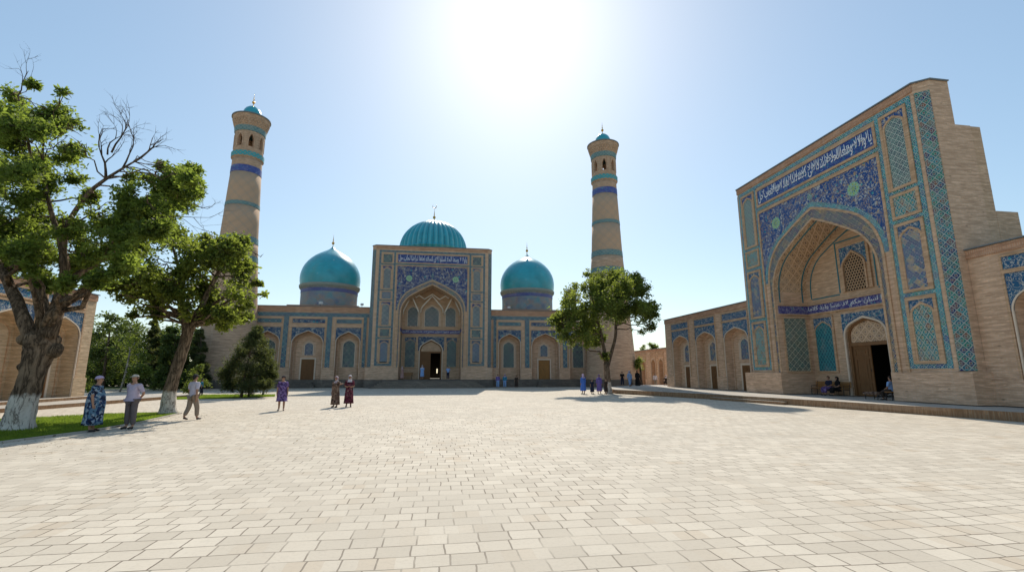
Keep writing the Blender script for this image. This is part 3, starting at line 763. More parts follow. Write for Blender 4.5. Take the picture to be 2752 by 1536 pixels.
# ================================================================== MINARETS
M['min_brick'] = brick('minaret_brick', (.66, .445, .295), (.50, .33, .215), (.58, .44, .32), rad=2.0, bw=.32, bh=.11)
def minaret_relief():
    n = NT('minaret_relief_brick', .93, .15); o = n.sep(n.obj())
    u = n.math('MULTIPLY', n.math('ARCTAN2', o[1], o[0]), 1.95); z = o[2]
    wob = n.noise(n.comb(u, z), 2, 2)
    def tri(x): return n.math('ABSOLUTE', n.math('SUBTRACT', n.math('FRACT', x), .5))
    a, b = n.math('DIVIDE', u, .34), n.math('DIVIDE', z, .34)
    p, q = n.math('ADD', a, b), n.math('SUBTRACT', a, b)
    e = n.math('MULTIPLY', tri(p), tri(n.math('MULTIPLY', q, 1))); big = n.math('MAXIMUM', tri(n.math('MULTIPLY', p, .25)), tri(n.math('MULTIPLY', q, .25)))
    ch = n.math('GREATER_THAN', tri(n.math('MULTIPLY', q, .5)), .25)
    l = n.mix(ch, n.comb(tri(p), 0, 0), n.comb(tri(q), 0, 0)); lx = n.sep(l)[0]
    c = n.mix(n.lt(lx, .10, .10), (.62, .42, .28), (.40, .27, .175))
    c = n.mix(n.lt(n.math('SUBTRACT', .5, big), .025, .02), c, (.36, .33, .27))
    st = n.noise(n.comb(n.math('MULTIPLY', u, 1.1), n.math('MULTIPLY', z, 8)), 1, 4, .65)
    c = n.mix(n.math('MULTIPLY', st, .55), c, (.36, .24, .15)); n.color(c); n.bump(lx, .5, .03); return n.m
M['relief'] = minaret_relief()
M['m_teal'] = lattice('minaret_teal_band', [(.05, .17, .18), (.08, .21, .22), (.05, .15, .16)], line=(.26, .34, .31), s=.5, lw=.14, star=BLUE, rad=1.9, sq=.9)
M['m_teal2'] = lattice('minaret_check_band', [(.30, .26, .19), (.33, .28, .2)], line=TURQ, s=.5, lw=.34, star=(.35, .3, .22), rad=1.8, sq=.9)
M['m_blue'] = arabesque('minaret_blue_band', (.04, .055, .24), (.12, .16, .36), 1.2, (.06, .09, .30), (.22, .28, .45))
def minaret(x, y, label):
    root = empty('minaret', (x, y, 0), 0, label, 'minaret', 'pair of tall brick minarets beside the mosque')
    rad = lambda z: np.interp(z, [0, 1, 7, 18, 27, 28.6], [3.45, 3.4, 2.98, 2.13, 1.74, 1.70])
    segs = [(1.0, 15.3, 'min_brick'), (15.3, 16.0, 'm_teal'), (16.0, 17.6, 'min_brick'), (17.6, 18.4, 'm_teal'), (18.4, 22.25, 'relief'), (22.25, 22.75, 'm_teal'), (22.75, 26.65, 'relief'), (26.65, 27.55, 'm_blue'), (27.55, 28.6, 'min_brick')]
    MB().lathe([(3.5, 0), (3.5, 1.0)], 48).build('base', M['stone'], root)
    sh = None
    mats = ['min_brick', 'relief']
    m = MB()
    for z0, z1, k in segs:
        if k in mats:
            nz = max(2, int((z1 - z0) / 1.5)); m.lathe([(rad(z0 + (z1 - z0) * i / nz), z0 + (z1 - z0) * i / nz) for i in range(nz + 1)], 56, mi=mats.index(k))
    sh = m.build('shaft', [M[k] for k in mats], root, True)
    for z0, z1, k in segs:
        if k not in mats:
            MB().lathe([(rad(z0) - .02, z0), (rad(z0) + .03, z0 + .02), (rad(z1) + .03, z1 - .02), (rad(z1) - .02, z1)], 56).build('tile_band', M[k], sh)
    MB().lathe([(1.68, 28.58), (1.88, 28.72), (1.90, 29.35), (1.72, 29.45), (1.74, 29.7)], 48, mif=lambda i: 1 if i == 1 else 0).build('tile_band', [M['min_brick'], M['m_teal2']], sh)
    # lantern: eight piers with arched openings
    m = MB(); K = 8; z0, z1, zs, za = 29.7, 32.15, 31.1, 31.75
    r0, r1 = 1.72, 1.32
    for k in range(K):
        c0 = 2 * PI * (k + .5) / K + .1; wd = R(9.5)
        steps = [(-PI / K, -wd, None), (wd, PI / K, None)]
        def col_(a0, a1, za_, zb_):
            n_ = 4
            for q in range(n_):
                t0 = c0 + a0 + (a1 - a0) * q / n_; t1 = c0 + a0 + (a1 - a0) * (q + 1) / n_
                A = [(r * math.cos(t), r * math.sin(t), z) for z in (za_, zb_) for r, t in ((r0, t0), (r0, t1), (r1, t1), (r1, t0))]
                m.add(A, [(0, 3, 2, 1), (4, 5, 6, 7), (0, 1, 5, 4), (1, 2, 6, 5), (2, 3, 7, 6), (3, 0, 4, 7)])
        col_(-PI / K, -wd, z0, z1); col_(wd, PI / K, z0, z1)
        col_(-wd, wd, z0, z0 + .35)
        for q in range(6):
            a0 = -wd + 2 * wd * q / 6; a1 = -wd + 2 * wd * (q + 1) / 6; mid = abs((a0 + a1) / 2) / wd
            col_(a0, a1, zs + (za - zs) * (1 - mid ** 1.6), z1)
        # raised frame round each opening
        for sg in (-1, 1):
            t = c0 + sg * (wd + R(3)); a = Vector((math.cos(t), math.sin(t), 0)); b = Vector((-a.y, a.x, 0))
            vs = [a * r + b * s_ + Vector((0, 0, z)) for z in (29.95, 31.9) for r, s_ in ((1.69, -.05), (1.77, -.05), (1.77, .05), (1.69, .05))]
            m.add(vs, [(0, 1, 2, 3), (7, 6, 5, 4), (1, 0, 4, 5), (2, 1, 5, 6), (3, 2, 6, 7), (0, 3, 7, 4)])
    m.build('lantern', M['min_brick'], root)
    MB().lathe([(1.74, 32.15), (1.8, 32.2), (1.86, 32.8), (1.84, 32.84)], 48).build('tile_band', M['m_teal'], root)
    m = MB(); tiers = [(1.9, 32.84, 33.1), (1.98, 33.1, 33.38), (2.06, 33.38, 33.66), (2.14, 33.66, 33.95)]
    m.lathe([(1.8, 32.83), (1.86, 33.1), (1.94, 33.4), (2.02, 33.7), (2.12, 33.96), (2.16, 34.2), (2.2, 34.3)], 48)
    for i, (r, za_, zb_) in enumerate(tiers):
        for k in range(32):
            t = 2 * PI * (k + .5 * (i % 2)) / 32; a = Vector((math.cos(t), math.sin(t), 0)); b = Vector((-a.y, a.x, 0)); wd = .13
            vs = [a * (r - .12) - b * wd, a * (r - .12) + b * wd, a * r * 0.985, a * (r - .03) - b * wd, a * (r - .03) + b * wd, a * (r + .06)]
            vs = [v + Vector((0, 0, za_ if i_ < 3 else zb_)) for i_, v in enumerate(vs)]
            m.add(vs, [(0, 1, 2), (5, 4, 3), (1, 4, 5, 2), (0, 2, 5, 3)])
    m.build('stalactite_cornice', M['min_brick'], root)
    MB().lathe([(2.2, 34.28), (2.3, 34.3), (2.3, 34.42), (.9, 34.5)], 48).build('cornice_cap', M['coping'], root)
    cp = MB().lathe([(1.1, 34.4), (1.1, 34.9), (1.14, 34.92), (1.12, 35.2), (1.02, 35.55), (.82, 35.9), (.5, 36.18), (.2, 36.34), (.03, 36.4)], 32, fn=lambda i, t: 1 + .012 * math.cos(t * 16)).build('cupola', M['dome'], root, True)
    finial(cp, 0, 0, 36.38, .95)
    return root
minaret(-24.95, 62.2, 'tall brick minaret with turquoise and blue bands at the left end of the mosque')
minaret(23.05, 62.2, 'tall brick minaret with turquoise and blue bands at the right end of the mosque')

# ================================================================== RIGHT HAND BUILDING
PX, PY = 23.7, 26.25
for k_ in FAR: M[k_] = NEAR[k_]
PZ = .4      # pavement level in front of it
mad = empty('madrasah', (PX, PY, 0), -PI / 2, 'large brick madrasah on the right with a tiled arched portal and arcaded wings', 'madrasah')
pr = dict(hw=7.83, hf=7.33, zb=PZ, zp=1.85, zt=16.4, z2=14.05, d1=1.6, depth=2.5, ohw=4.12, sp=7.5, ap=11.55, zf=PZ,
          door=(-.05 + .35, 1.45, 4.1, 5.2), steps=[(3.1, 3.0 + .02 + .001, 14.0)], hall=7, pe=.22, cols=(7.18, 6.93, 5.32, 5.1), zs=(2.02, 15.9),
          hb=[5.62, 9.5, 11.08], pcol=(5.52, 6.76), fr=.15,
          panels=[(2.4, 5.42, 'a', 'lat_c'), (5.98, 9.32, 'a', 'lat_b'), (9.86, 10.92, 's', 'lat_c'), (11.42, 15.45, 'a', 'lat_a')],
          ins=(14.25, 15.35), iu=4.93, ig=.28, text='يا والالا وسعاالحلا لالسلاالالى كلاسلالدا لعادلاهبالالحاب حل', text2='لحا سعا ا ل ى لا ا حلا سعد الا ا ا مسلحى لا ا', rtext='اسلاحم دعوا لسان حكم لاد عسا وليد كلاما',
          ring=(4.93, 8.2, 12.75), su=4.95, st=13.58, med=.44, mz=12.35, t1=.30,
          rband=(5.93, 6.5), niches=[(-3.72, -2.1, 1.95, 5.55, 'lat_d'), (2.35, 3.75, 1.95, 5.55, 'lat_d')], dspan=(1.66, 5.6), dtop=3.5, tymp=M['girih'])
pr['steps'] = [(3.1, 3.001, 0)]
pr['steps'] = [(3.1, 4.4, 9.6)]
p2 = portal(mad, 0, pr)
# masonry between 2.5 and 3.0 rises to the middle step already (z2); window above
m = MB(); c = .2; hw = .78; M['unlit_void'] = flat('unlit_window_void', (.015, .012, .01), .95)  # near-black colour paints the shade behind the grille; no real depth there
m.prism(comb(c - 1.15, c + 1.15, 7.0, 10.05, [(c, hw, 8.55, 9.45)]), 2.38, 2.51); A, B = ring_paths(c, hw - .0, 8.55, 9.45, .12, 7.0); m.strip(A, B, 2.3, 2.4)
fw_ = m.build('window', M['brick_trim'], p2)
MB().prism([(c - hw, 7.0), (c + hw, 7.0)] + list(reversed(arch(c, hw, 8.55, 9.45))), 2.47, 2.52).build('dark_opening', M['unlit_void'], fw_)
MB().prism(comb(c - .98, c + .98, 8.6, 9.9, [(c, hw + .13, 8.6, 9.6)]), 2.36, 2.39).build('corner_tiles', M['arab2'], fw_)
g = MB()     # pierced grille: hexagonal rings
s_ = .20
for r_ in range(int(2.5 / (s_ * .87)) + 1):
    for q in range(-5, 6):
        x = c + (q + .5 * (r_ % 2)) * s_; z = 7.07 + r_ * s_ * .87
        lim = hw if z < 8.55 else hw * max(0, 1 - ((z - 8.55) / .9) ** 1.3)
        if abs(x - c) > lim - .02: continue
        A = [(x + .116 * math.cos(R(60 * i + 30)), z + .116 * math.sin(R(60 * i + 30))) for i in range(7)]; B = [(x + .086 * math.cos(R(60 * i + 30)), z + .086 * math.sin(R(60 * i + 30))) for i in range(7)]
        g.strip(A[::-1], B[::-1], 2.40, 2.45)
g.build('grille', M['grille'], fw_)
m = MB()     # thin turquoise outlines on the recess wall and the vault
m.strip([(c - 1.42, 7.0), (c - 1.42, 10.4), (c + 1.42, 10.4), (c + 1.42, 7.0)], [(c - 1.34, 7.0), (c - 1.34, 10.32), (c + 1.34, 10.32), (c + 1.34, 7.0)], 2.47, 2.52)
A, B = ring_paths(0, 3.62, 7.6, 10.95, .08, 6.95); m.strip(A, B, 2.47, 2.52); m.box(-3.6, c - 1.42, 2.47, 2.52, 6.87, 6.95); m.box(c + 1.42, 3.6, 2.47, 2.52, 6.87, 6.95)
m.build('tile_outline', M['line'], p2)
m = MB()
for y in (.28, 2.1):
    A, B = ring_paths(0, 4.07, 7.5, 11.48, .045, 6.75); m.strip(A, B, y, y + .07)
m.build('tile_outline', M['line'], p2)
# small dark rain spout at the stepped end
def mwing(u0, u1, cs, offs):
    bays = [dict(c=q, hw=1.62, sp=4.45, ap=5.55, kind='door', dz=2.45, dw=.55, ww=.55, wh=1.7, off=of, dm=M['wood']) for q, of in zip(cs, offs)]
    return wing(mad, .9, u0, u1, PZ, PZ, 7.5, bays, dict(pz=1.5, cor=.42, fz=(6.28, 6.85), sz=6.1, nd=.62, e=.12), back=7)
mwing(-23.0, -7.84, (-19.75, -15.1, -10.45), (.25, .25, .25))
mwing(7.84, 26.0, (10.95, 15.6, 20.2), (0, 0, 0))

# ================================================================== LEFT BUILDING
LX, LY = -22.4, 35.1
LZ = .36
lb = empty('cell_building', (LX, LY, 0), PI / 2, 'sunlit brick building with arched niches behind the big tree at the left edge', 'building')
bays = [dict(c=-2.55 - 3.72 * i, hw=1.42, sp=3.95, ap=5.1, kind='door', dz=2.35, dw=.6, ww=.45, wh=1.3, off=-.2, dm=M['wood2']) for i in range(5)]
wing(lb, 0, -20.5, 0, LZ, LZ, 6.85, bays, dict(pz=1.5, cor=.40, fz=(5.86, 6.35), sz=5.55, nd=.75, e=.1), back=7)
for o in list(lb.children_recursive):
    if o.type == 'MESH' and o.data.materials and o.data.materials[0] == M['brick']: o.data.materials[0] = M['brick_gold']
m = empty('wall_lamp', (LX + .25, LY - 1.9, 6.3), 0, 'grey flood lamp on a curved bracket at the corner of the left building', 'lamp')
MB().tube([(-.3, -.15, .1), (-.1, -.15, -.05), (0, 0, .1), (0, .05, .5)], .025, 6).tube([(-.3, .2, .1), (-.1, .2, -.05), (0, .1, .1), (0, .05, .5)], .025, 6).build('bracket', M['iron'], m)
MB().lathe([(.02, .5), (.16, .55), (.2, .7), (.16, .85), (.02, .9)], 14, (0, .05)).build('housing', M['iron'], m)

# ================================================================== FAR BUILDING
fb = empty('arcade_building', (33.0, 66.0, 0), -PI / 2, 'low sunlit brick building with narrow arches seen between minaret and madrasah', 'building')
bays = [dict(c=q, hw=.75, sp=3.2, ap=4.0, kind='plain') for q in (-10.5, -8.2, -4.5, -1.9, 1.5)]
wing(fb, 0, -14, 6, 0, 0, 5.45, bays, dict(pz=.9, cor=.3, fz=(4.75, 4.9), sz=4.35, nd=.8, e=.12), back=6)
for o in list(fb.children_recursive):
    if o.type == 'MESH' and o.name.startswith(('frieze', 'spandrel')): o.data.materials[0] = M['brick']
# ================================================================== GROUND
def paver_mat(name, bw=.345, rh=.30, base=(.635, .56, .45), rot=0.0):
    n = NT(name, .85, .2); g = n.n('NewGeometry').outputs['Position']
    o = n.sep(g); x, y = o[0], o[1]
    wob = n.noise(n.comb(x, y), .35, 2); y2 = n.math('MULTIPLY_ADD', wob, .22, y); 
    w2 = n.noise(n.comb(x, y, 5), 1.7, 2); x2 = n.math('MULTIPLY_ADD', w2, .07, x)
    w3 = n.noise(n.comb(x, y, 11), 9, 2); y3 = n.math('MULTIPLY_ADD', w3, .010, y2); x3 = n.math('MULTIPLY_ADD', w3, .010, x2)
    row = n.math('FLOOR', n.math('DIVIDE', y3, rh))
    wn = n.n('TexWhiteNoise', noise_dimensions='1D'); n.put(wn.inputs['W'], row)
    x3 = n.math('ADD', x3, n.math('MULTIPLY', wn.outputs[0], .16))
    b = n.n('TexBrick'); n.put(b.inputs['Vector'], n.comb(x3, y3)); b.inputs['Scale'].default_value = 1
    b.inputs['Brick Width'].default_value = bw; b.inputs['Row Height'].default_value = rh
    b.inputs['Mortar Size'].default_value = .0098; b.inputs['Mortar Smooth'].default_value = .25; b.inputs['Bias'].default_value = 0
    n.put(b.inputs['Color1'], base); n.put(b.inputs['Color2'], tuple(c * k for c, k in zip(base, (.80, .79, .78)))); n.put(b.inputs['Mortar'], (.17, .135, .10))
    # sparse darker / rosier slabs
    ci = n.math('FLOOR', n.math('DIVIDE', n.math('ADD', x3, n.math('MULTIPLY', n.math('MODULO', row, 2), bw * .5)), bw))
    w4 = n.n('TexWhiteNoise', noise_dimensions='2D'); n.put(w4.inputs['Vector'], n.comb(ci, row))
    jf = n.ramp(n.noise(n.comb(x, y, 2), 1.1, 3, .7), [(.34, (.15, .15, .15)), (.54, (1, 1, 1))])
    mort = n.math('MULTIPLY', b.outputs[1], jf)
    slab = n.mix(n.ramp(w4.outputs[0], [(0, (0, 0, 0)), (.85, (.05, .05, .05)), (.95, (.30, .30, .30)), (1, (.6, .6, .6))]), b.outputs[0], tuple(c * k for c, k in zip(base, (.78, .70, .62))))
    slab0 = n.mix(b.outputs[1], slab, tuple(c * .93 for c in base))
    c = n.mix(mort, slab0, (.17, .135, .10))
    d1 = n.noise(n.comb(x, y, 3), .22, 5, .65); c = n.mix(n.ramp(d1, [(.45, (0, 0, 0)), (.72, (.5, .5, .5))]), c, tuple(q * .72 for q in base))
    d2 = n.noise(n.comb(n.math('MULTIPLY', x, 3), n.math('MULTIPLY', y, 9), 4), 1, 5, .7); c = n.mix(n.ramp(d2, [(.55, (0, 0, 0)), (.75, (.35, .35, .35))]), c, tuple(q * .66 for q in base))
    d3 = n.noise(n.comb(x, y, 8), 26, 3, .6); c = n.mix(n.ramp(d3, [(.3, (.16, .16, .16)), (.5, (0, 0, 0))]), c, (.3, .25, .2))
    sp = n.voro(n.comb(x, y, 6), .9); c = n.mix(n.math('MULTIPLY', n.lt(sp['Distance'], .018, .012), .45), c, (.12, .09, .06))
    n.color(c)
    h = n.math('ADD', n.math('MULTIPLY', mort, -1.0), n.math('MULTIPLY', d3, .25))
    h = n.math('ADD', h, n.math('MULTIPLY', w4.outputs[0], .35)); h = n.math('ADD', h, n.math('MULTIPLY', d2, .5))
    n.bump(h, .5, .012); return n.m
M['paver'] = paver_mat('cream_pavers')
M['paver2'] = paver_mat('terrace_pavers', .5, .5, (.50, .46, .40))
M['kerb'] = brick('kerb_brick', (.40, .235, .13), (.25, .145, .08), (.34, .25, .16), bw=.40, bh=.075, vert=True)
M['earth'] = flat('dry_earth', (.30, .26, .19), .95, var=.3, scale=.4)
def sheet(name, poly, z, mat, kind='structure'):
    m = MB(); m.add([(x, y, z) for x, y in poly], [tuple(range(len(poly)))]); return tag(m.build(name, mat), kind=kind)
sheet('ground', [(-1500, -1500), (1500, -1500), (1500, 1500), (-1500, 1500)], -.03, M['earth'])
sheet('square', [(-62, -14), (62, -14), (62, 76), (-62, 76)], 0, M['paver'])
def terrace(name, poly, z, top, side):
    m = MB(); n = len(poly); m.add([(x, y, 0.001) for x, y in poly] + [(x, y, z) for x, y in poly], [tuple(range(n, 2 * n))], 0)
    for i in range(n): j = (i + 1) % n; m.f.append((i, j, n + j, n + i)); m.mi.append(1)
    return tag(m.build(name, [top, side]), kind='structure')
terrace('raised_pavement', [(40, 0), (40, 57), (24.5, 57), (18.2, 50), (16.0, 43), (15.75, 41.6), (16.3, 40.2), (18.75, 32.6), (19.05, 31.4), (20.1, 25.2), (21.65, 15.2), (23.6, 0)], .36, M['paver2'], M['kerb'])
terrace('pavement_step', [(20.25, 25.6), (19.15, 31.6), (18.75, 31.5), (19.85, 25.5)][::-1] if False else [(19.75, 25.5), (20.2, 25.6), (19.15, 31.5), (18.7, 31.4)], .17, M['paver2'], M['kerb'])
terrace('raised_walk', [(-18.3, 41.5), (-21.8, 41.5), (-24, 38), (-24, 5), (-21.9, 5), (-19.8, 25.9)], .20, M['paver2'], M['kerb'])
terrace('building_step', [(-21.85, 5), (-21.75, 35.9), (-24.5, 35.9), (-24.5, 5)], .36, M['paver2'], M['kerb'])
terrace('park_kerb', [(-22, 55.5), (-60, 60), (-60, 59.6), (-22, 55.1)], .16, M['paver2'], M['paver2'])

# ================================================================== LAWNS
def leaf_mat(name, c, tr, var=.35, rough=.6, k=.45):
    n = NT(name, rough, .25); v = n.obj()
    f = n.noise(v, 1.1, 3, .6); f2 = n.noise(v, 9, 2)
    g = n.math('ADD', n.math('MULTIPLY', f, .7), n.math('MULTIPLY', f2, .3))
    lo, hi = tuple(x * (1 - var) for x in c), tuple(x * (1 + var) for x in c)
    cc = n.ramp(g, [(.32, lo), (.5, c), (.68, (hi[0] * 1.25, hi[1], hi[2]))]); n.color(cc)
    t = n.n('BsdfTranslucent'); n.put(t.inputs[0], n.mix(n.ramp(g, [(.35, (0, 0, 0)), (.65, (1, 1, 1))]), tuple(x * .6 for x in tr), tr))
    mx = n.n('MixShader'); mx.inputs[0].default_value = k
    n.t.links.new(n.b.outputs[0], mx.inputs[1]); n.t.links.new(t.outputs[0], mx.inputs[2])
    n.t.links.new(mx.outputs[0], n.t.nodes['Material Output'].inputs[0]); return n.m
M['grass'] = leaf_mat('grass_blades', (.12, .19, .02), (.42, .58, .06))
M['turf'] = flat('turf_soil', (.045, .065, .014), .95, var=.4, scale=3)
def inside(p, poly):
    x, y = p; c = False; n = len(poly)
    for i in range(n):
        x1, y1 = poly[i]; x2, y2 = poly[(i + 1) % n]
        if (y1 > y) != (y2 > y) and x < (x2 - x1) * (y - y1) / (y2 - y1) + x1: c = not c
    return c
def lawn(poly, N, h, seed):
    rg = np.random.default_rng(seed); P = np.array(poly); mn, mx = P.min(0), P.max(0)
    pts = []
    while len(pts) < N:
        q = rg.uniform(mn, mx, (N, 2)); pts += [p for p in q if inside(p, poly)]
    pts = np.array(pts[:N]); a = rg.uniform(0, 2 * PI, N); wd = rg.uniform(.006, .013, N); hh = h * rg.uniform(.5, 1.3, N) * (.7 + .6 * np.array([noise.noise(Vector((p[0], p[1], 0))) * .5 + .5 for p in pts]))
    dx, dy = np.cos(a) * wd, np.sin(a) * wd; ln = rg.normal(0, .35, (N, 2)) * hh[:, None]
    z0 = np.zeros(N) + .0; v = np.empty((N, 3, 3))
    v[:, 0] = np.stack([pts[:, 0] - dx, pts[:, 1] - dy, z0], 1); v[:, 1] = np.stack([pts[:, 0] + dx, pts[:, 1] + dy, z0], 1)
    v[:, 2] = np.stack([pts[:, 0] + ln[:, 0], pts[:, 1] + ln[:, 1], hh], 1)
    me = bpy.data.meshes.new('grass'); me.vertices.add(N * 3); me.vertices.foreach_set('co', v.ravel())
    me.loops.add(N * 3); me.loops.foreach_set('vertex_index', np.arange(N * 3)); me.polygons.add(N)
    me.polygons.foreach_set('loop_start', np.arange(0, N * 3, 3)); me.materials.append(M['grass']); me.update(calc_edges=True)
    o = bpy.data.objects.new('grass', me); col.objects.link(o); return o
L1 = [(-12.6, 11.5), (-11.3, 14.8), (-10.75, 17.2), (-10.8, 20), (-11.45, 24.3), (-12.4, 24.75), (-14.75, 24.1), (-16.9, 22.0), (-20.3, 18), (-20.6, 11.5)]
L2 = [(-17.9, 37.0), (-14.6, 38.1), (-12.5, 40.6), (-13.4, 43.6), (-17, 44.2), (-21.2, 44.0), (-22.5, 41)]
sheet('lawn_soil', L1, .004, M['turf']); sheet('lawn_soil', L2, .004, M['turf'])
tag(lawn(L1, 95000, .085, 3), 'bright green grass strip around the big tree at the left', 'grass', kind='stuff')
tag(lawn(L2, 30000, .10, 4), 'narrow green grass patch under the junipers near the mosque', 'grass', kind='stuff')
m = MB()
for a, b in zip(L1[:6], L1[1:7]):
    a, b = Vector((*a, 0)), Vector((*b, 0)); d = (b - a).normalized(); nn = Vector((d.y, -d.x, 0)) * .09
    m.add([a, a + nn, b + nn, b] + [q + Vector((0, 0, .05)) for q in (a, a + nn, b + nn, b)], [(4, 5, 6, 7), (0, 1, 5, 4), (1, 2, 6, 5), (2, 3, 7, 6), (3, 0, 4, 7)])
tag(m.build('lawn_edging', M['paver2']), kind='structure')

rl = np.random.default_rng(8); mlit = MB()
for k in range(650):
    x, y = (rl.normal(-10.2, 1.3), rl.uniform(11, 25)) if k % 6 else (rl.normal(-7, 3), rl.uniform(12, 30))
    if inside((x, y), L1): continue
    a = rl.uniform(0, 6.28); s_ = rl.uniform(.012, .03); dx, dy = math.cos(a) * s_, math.sin(a) * s_
    mlit.add([(x - dx, y - dy, .006), (x + dy * .45, y - dx * .45, .016), (x + dx, y + dy, .008), (x - dy * .45, y + dx * .45, .012)], [(0, 1, 2, 3)])
tag(mlit.build('fallen_leaves', flat('dry_leaf', (.22, .15, .05), .9, var=.4)), 'scattered dry leaves on the pale paving', 'leaves', kind='stuff')
# ================================================================== TREES
def bark(name, c, white=None, ztop=1.05, s=1.0):
    n = NT(name, .95, .1); o = n.sep(n.obj())
    v = n.comb(n.math('MULTIPLY', o[0], 6 * s), n.math('MULTIPLY', o[1], 6 * s), n.math('MULTIPLY', o[2], 1.1 * s))
    f = n.noise(v, 1, 5, .65, .6); r = n.math('ABSOLUTE', n.math('SUBTRACT', f, .5))
    cc = n.ramp(r, [(0, tuple(x * .22 for x in c)), (.06, tuple(x * .8 for x in c)), (.2, tuple(x * 1.5 for x in c))])
    if white:
        e = n.noise(n.obj(), 5, 4, .6); zz = n.math('MULTIPLY_ADD', e, .35, o[2])
        pat = n.noise(n.obj(), 14, 4, .7)
        wc = n.mix(n.ramp(r, [(0, (.9, .9, .9)), (.05, (0, 0, 0))]), n.mix(n.ramp(pat, [(.5, (0, 0, 0)), (.7, (.6, .6, .6))]), white, (.36, .31, .25)), (.13, .10, .075))
        cc = n.mix(n.lt(zz, ztop + .1, .12), cc, wc)
    n.color(cc); n.bump(r, .8, .05); return n.m
M['bark_l'] = bark('old_bark_whitewashed', (.19, .135, .09), (.66, .60, .52), 1.12, .8)
M['bark_m'] = bark('bark_whitewashed', (.20, .145, .10), (.64, .58, .50), 1.0, 1.2)
M['bark'] = bark('brown_bark', (.12, .09, .065)); M['bark_pale'] = bark('pale_bark', (.40, .37, .32))
M['leaf_a'] = leaf_mat('elm_leaves', (.062, .092, .024), (.42, .54, .07), k=.5)
M['leaf_b'] = leaf_mat('plane_leaves', (.066, .092, .024), (.43, .52, .07), k=.5)
M['leaf_c'] = leaf_mat('broad_leaves', (.065, .092, .024), (.42, .50, .07), k=.48)
M['leaf_dark'] = leaf_mat('dark_leaves', (.048, .078, .024), (.26, .34, .06), k=.42)
M['leaf_light'] = leaf_mat('light_leaves', (.06, .10, .02), (.34, .42, .06))
M['needle'] = leaf_mat('juniper_needles', (.045, .066, .024), (.24, .27, .06), k=.36)

def leaves(name, mat, clumps, n_per, size, seed, parent, flat_=.65, aspect=.5, sub=.33, up=0.0, droop=0.0, spread=.44, thin=-.1, gap=1.0):
    """clumps: (centre, radius, density). Sprays of small folded leaves scattered through each clump"""
    rg = np.random.default_rng(seed); V = []
    for (c, r, dens) in clumps:
        ns = max(3, int(44 * dens * max(1, (r / .9)) ** 1.6))
        d = rg.normal(size=(ns, 3)); d /= np.linalg.norm(d, axis=1)[:, None]
        rr = r * (rg.uniform(.05, 1.0, ns) ** .5) * rg.choice([1, 1, 1, 1.18, 1.32], ns); sc_ = np.array(c) + d * rr[:, None] * np.array([1, 1, .85])
        for k in range(ns):
            n = int(n_per * .5 * rg.uniform(.4, 1.5)); ax = rg.normal(size=3); ax[2] = ax[2] * .5 + up; ax /= np.linalg.norm(ax)
            t = rg.uniform(-1, 1, n)[:, None]; p = sc_[k] + ax * t * r * sub + rg.normal(0, spread * r * .42, (n, 3)) * np.array([1, 1, flat_])
            V.append(p)
    P = np.concatenate(V)
    G = np.zeros(len(P))
    for q_ in range(7):
        k_ = rg.normal(size=3); k_ *= rg.uniform(2.2, 6.0) / np.linalg.norm(k_) / gap; G += np.sin(P @ k_ + rg.uniform(0, 6.3))
    P = P[G + rg.normal(0, .55, len(P)) > thin]; N = len(P)
    dr = rg.normal(size=(N, 3)); dr[:, 2] = dr[:, 2] * .6 - droop + up; dr /= np.linalg.norm(dr, axis=1)[:, None]
    q = rg.normal(size=(N, 3)); sd_ = np.cross(dr, q); sd_ /= np.linalg.norm(sd_, axis=1)[:, None]
    nm = np.cross(dr, sd_); L = size * rg.uniform(.6, 1.35, N)[:, None]; Wd = L * aspect * .5
    v = np.empty((N, 4, 3)); v[:, 0] = P; v[:, 1] = P + dr * L * .5 + sd_ * Wd + nm * L * .10; v[:, 2] = P + dr * L; v[:, 3] = P + dr * L * .5 - sd_ * Wd + nm * L * .10
    me = bpy.data.meshes.new(name); me.vertices.add(N * 4); me.vertices.foreach_set('co', v.ravel())
    me.loops.add(N * 4); me.loops.foreach_set('vertex_index', np.arange(N * 4)); me.polygons.add(N)
    me.polygons.foreach_set('loop_start', np.arange(0, N * 4, 4)); me.materials.append(mat); me.update(calc_edges=True)
    o = bpy.data.objects.new(name, me); col.objects.link(o); o.parent = parent; return o
def limb_path(a, b, rng, n=5, amp=.12):
    a, b = Vector(a), Vector(b); L = (b - a).length; out = []
    for i in range(n + 1):
        t = i / n; o = Vector([rng.uniform(-1, 1) for _ in range(3)]) * amp * L * math.sin(PI * t) * .6
        out.append(a.lerp(b, t) + o + Vector((0, 0, .08 * L * math.sin(PI * t))))
    return out
def twigs(mb, p, d, L, r, rng, depth=3):
    if depth < 0 or L < .08: return
    pts = [p]; q = p.copy(); dd = d.copy()
    for i in range(4):
        dd = (dd + Vector([rng.uniform(-1, 1) for _ in range(3)]) * .28).normalized(); q = q + dd * L / 4; pts.append(q.copy())
    mb.tube(pts, [r * (1 - .17 * i) for i in range(5)], 5)
    for k in range(3):
        s = pts[rng.choice((2, 3, 4))]
        twigs(mb, s, (dd + Vector([rng.uniform(-1, 1) for _ in range(3)]) * .75).normalized(), L * rng.uniform(.5, .75), r * .5, rng, depth - 1)
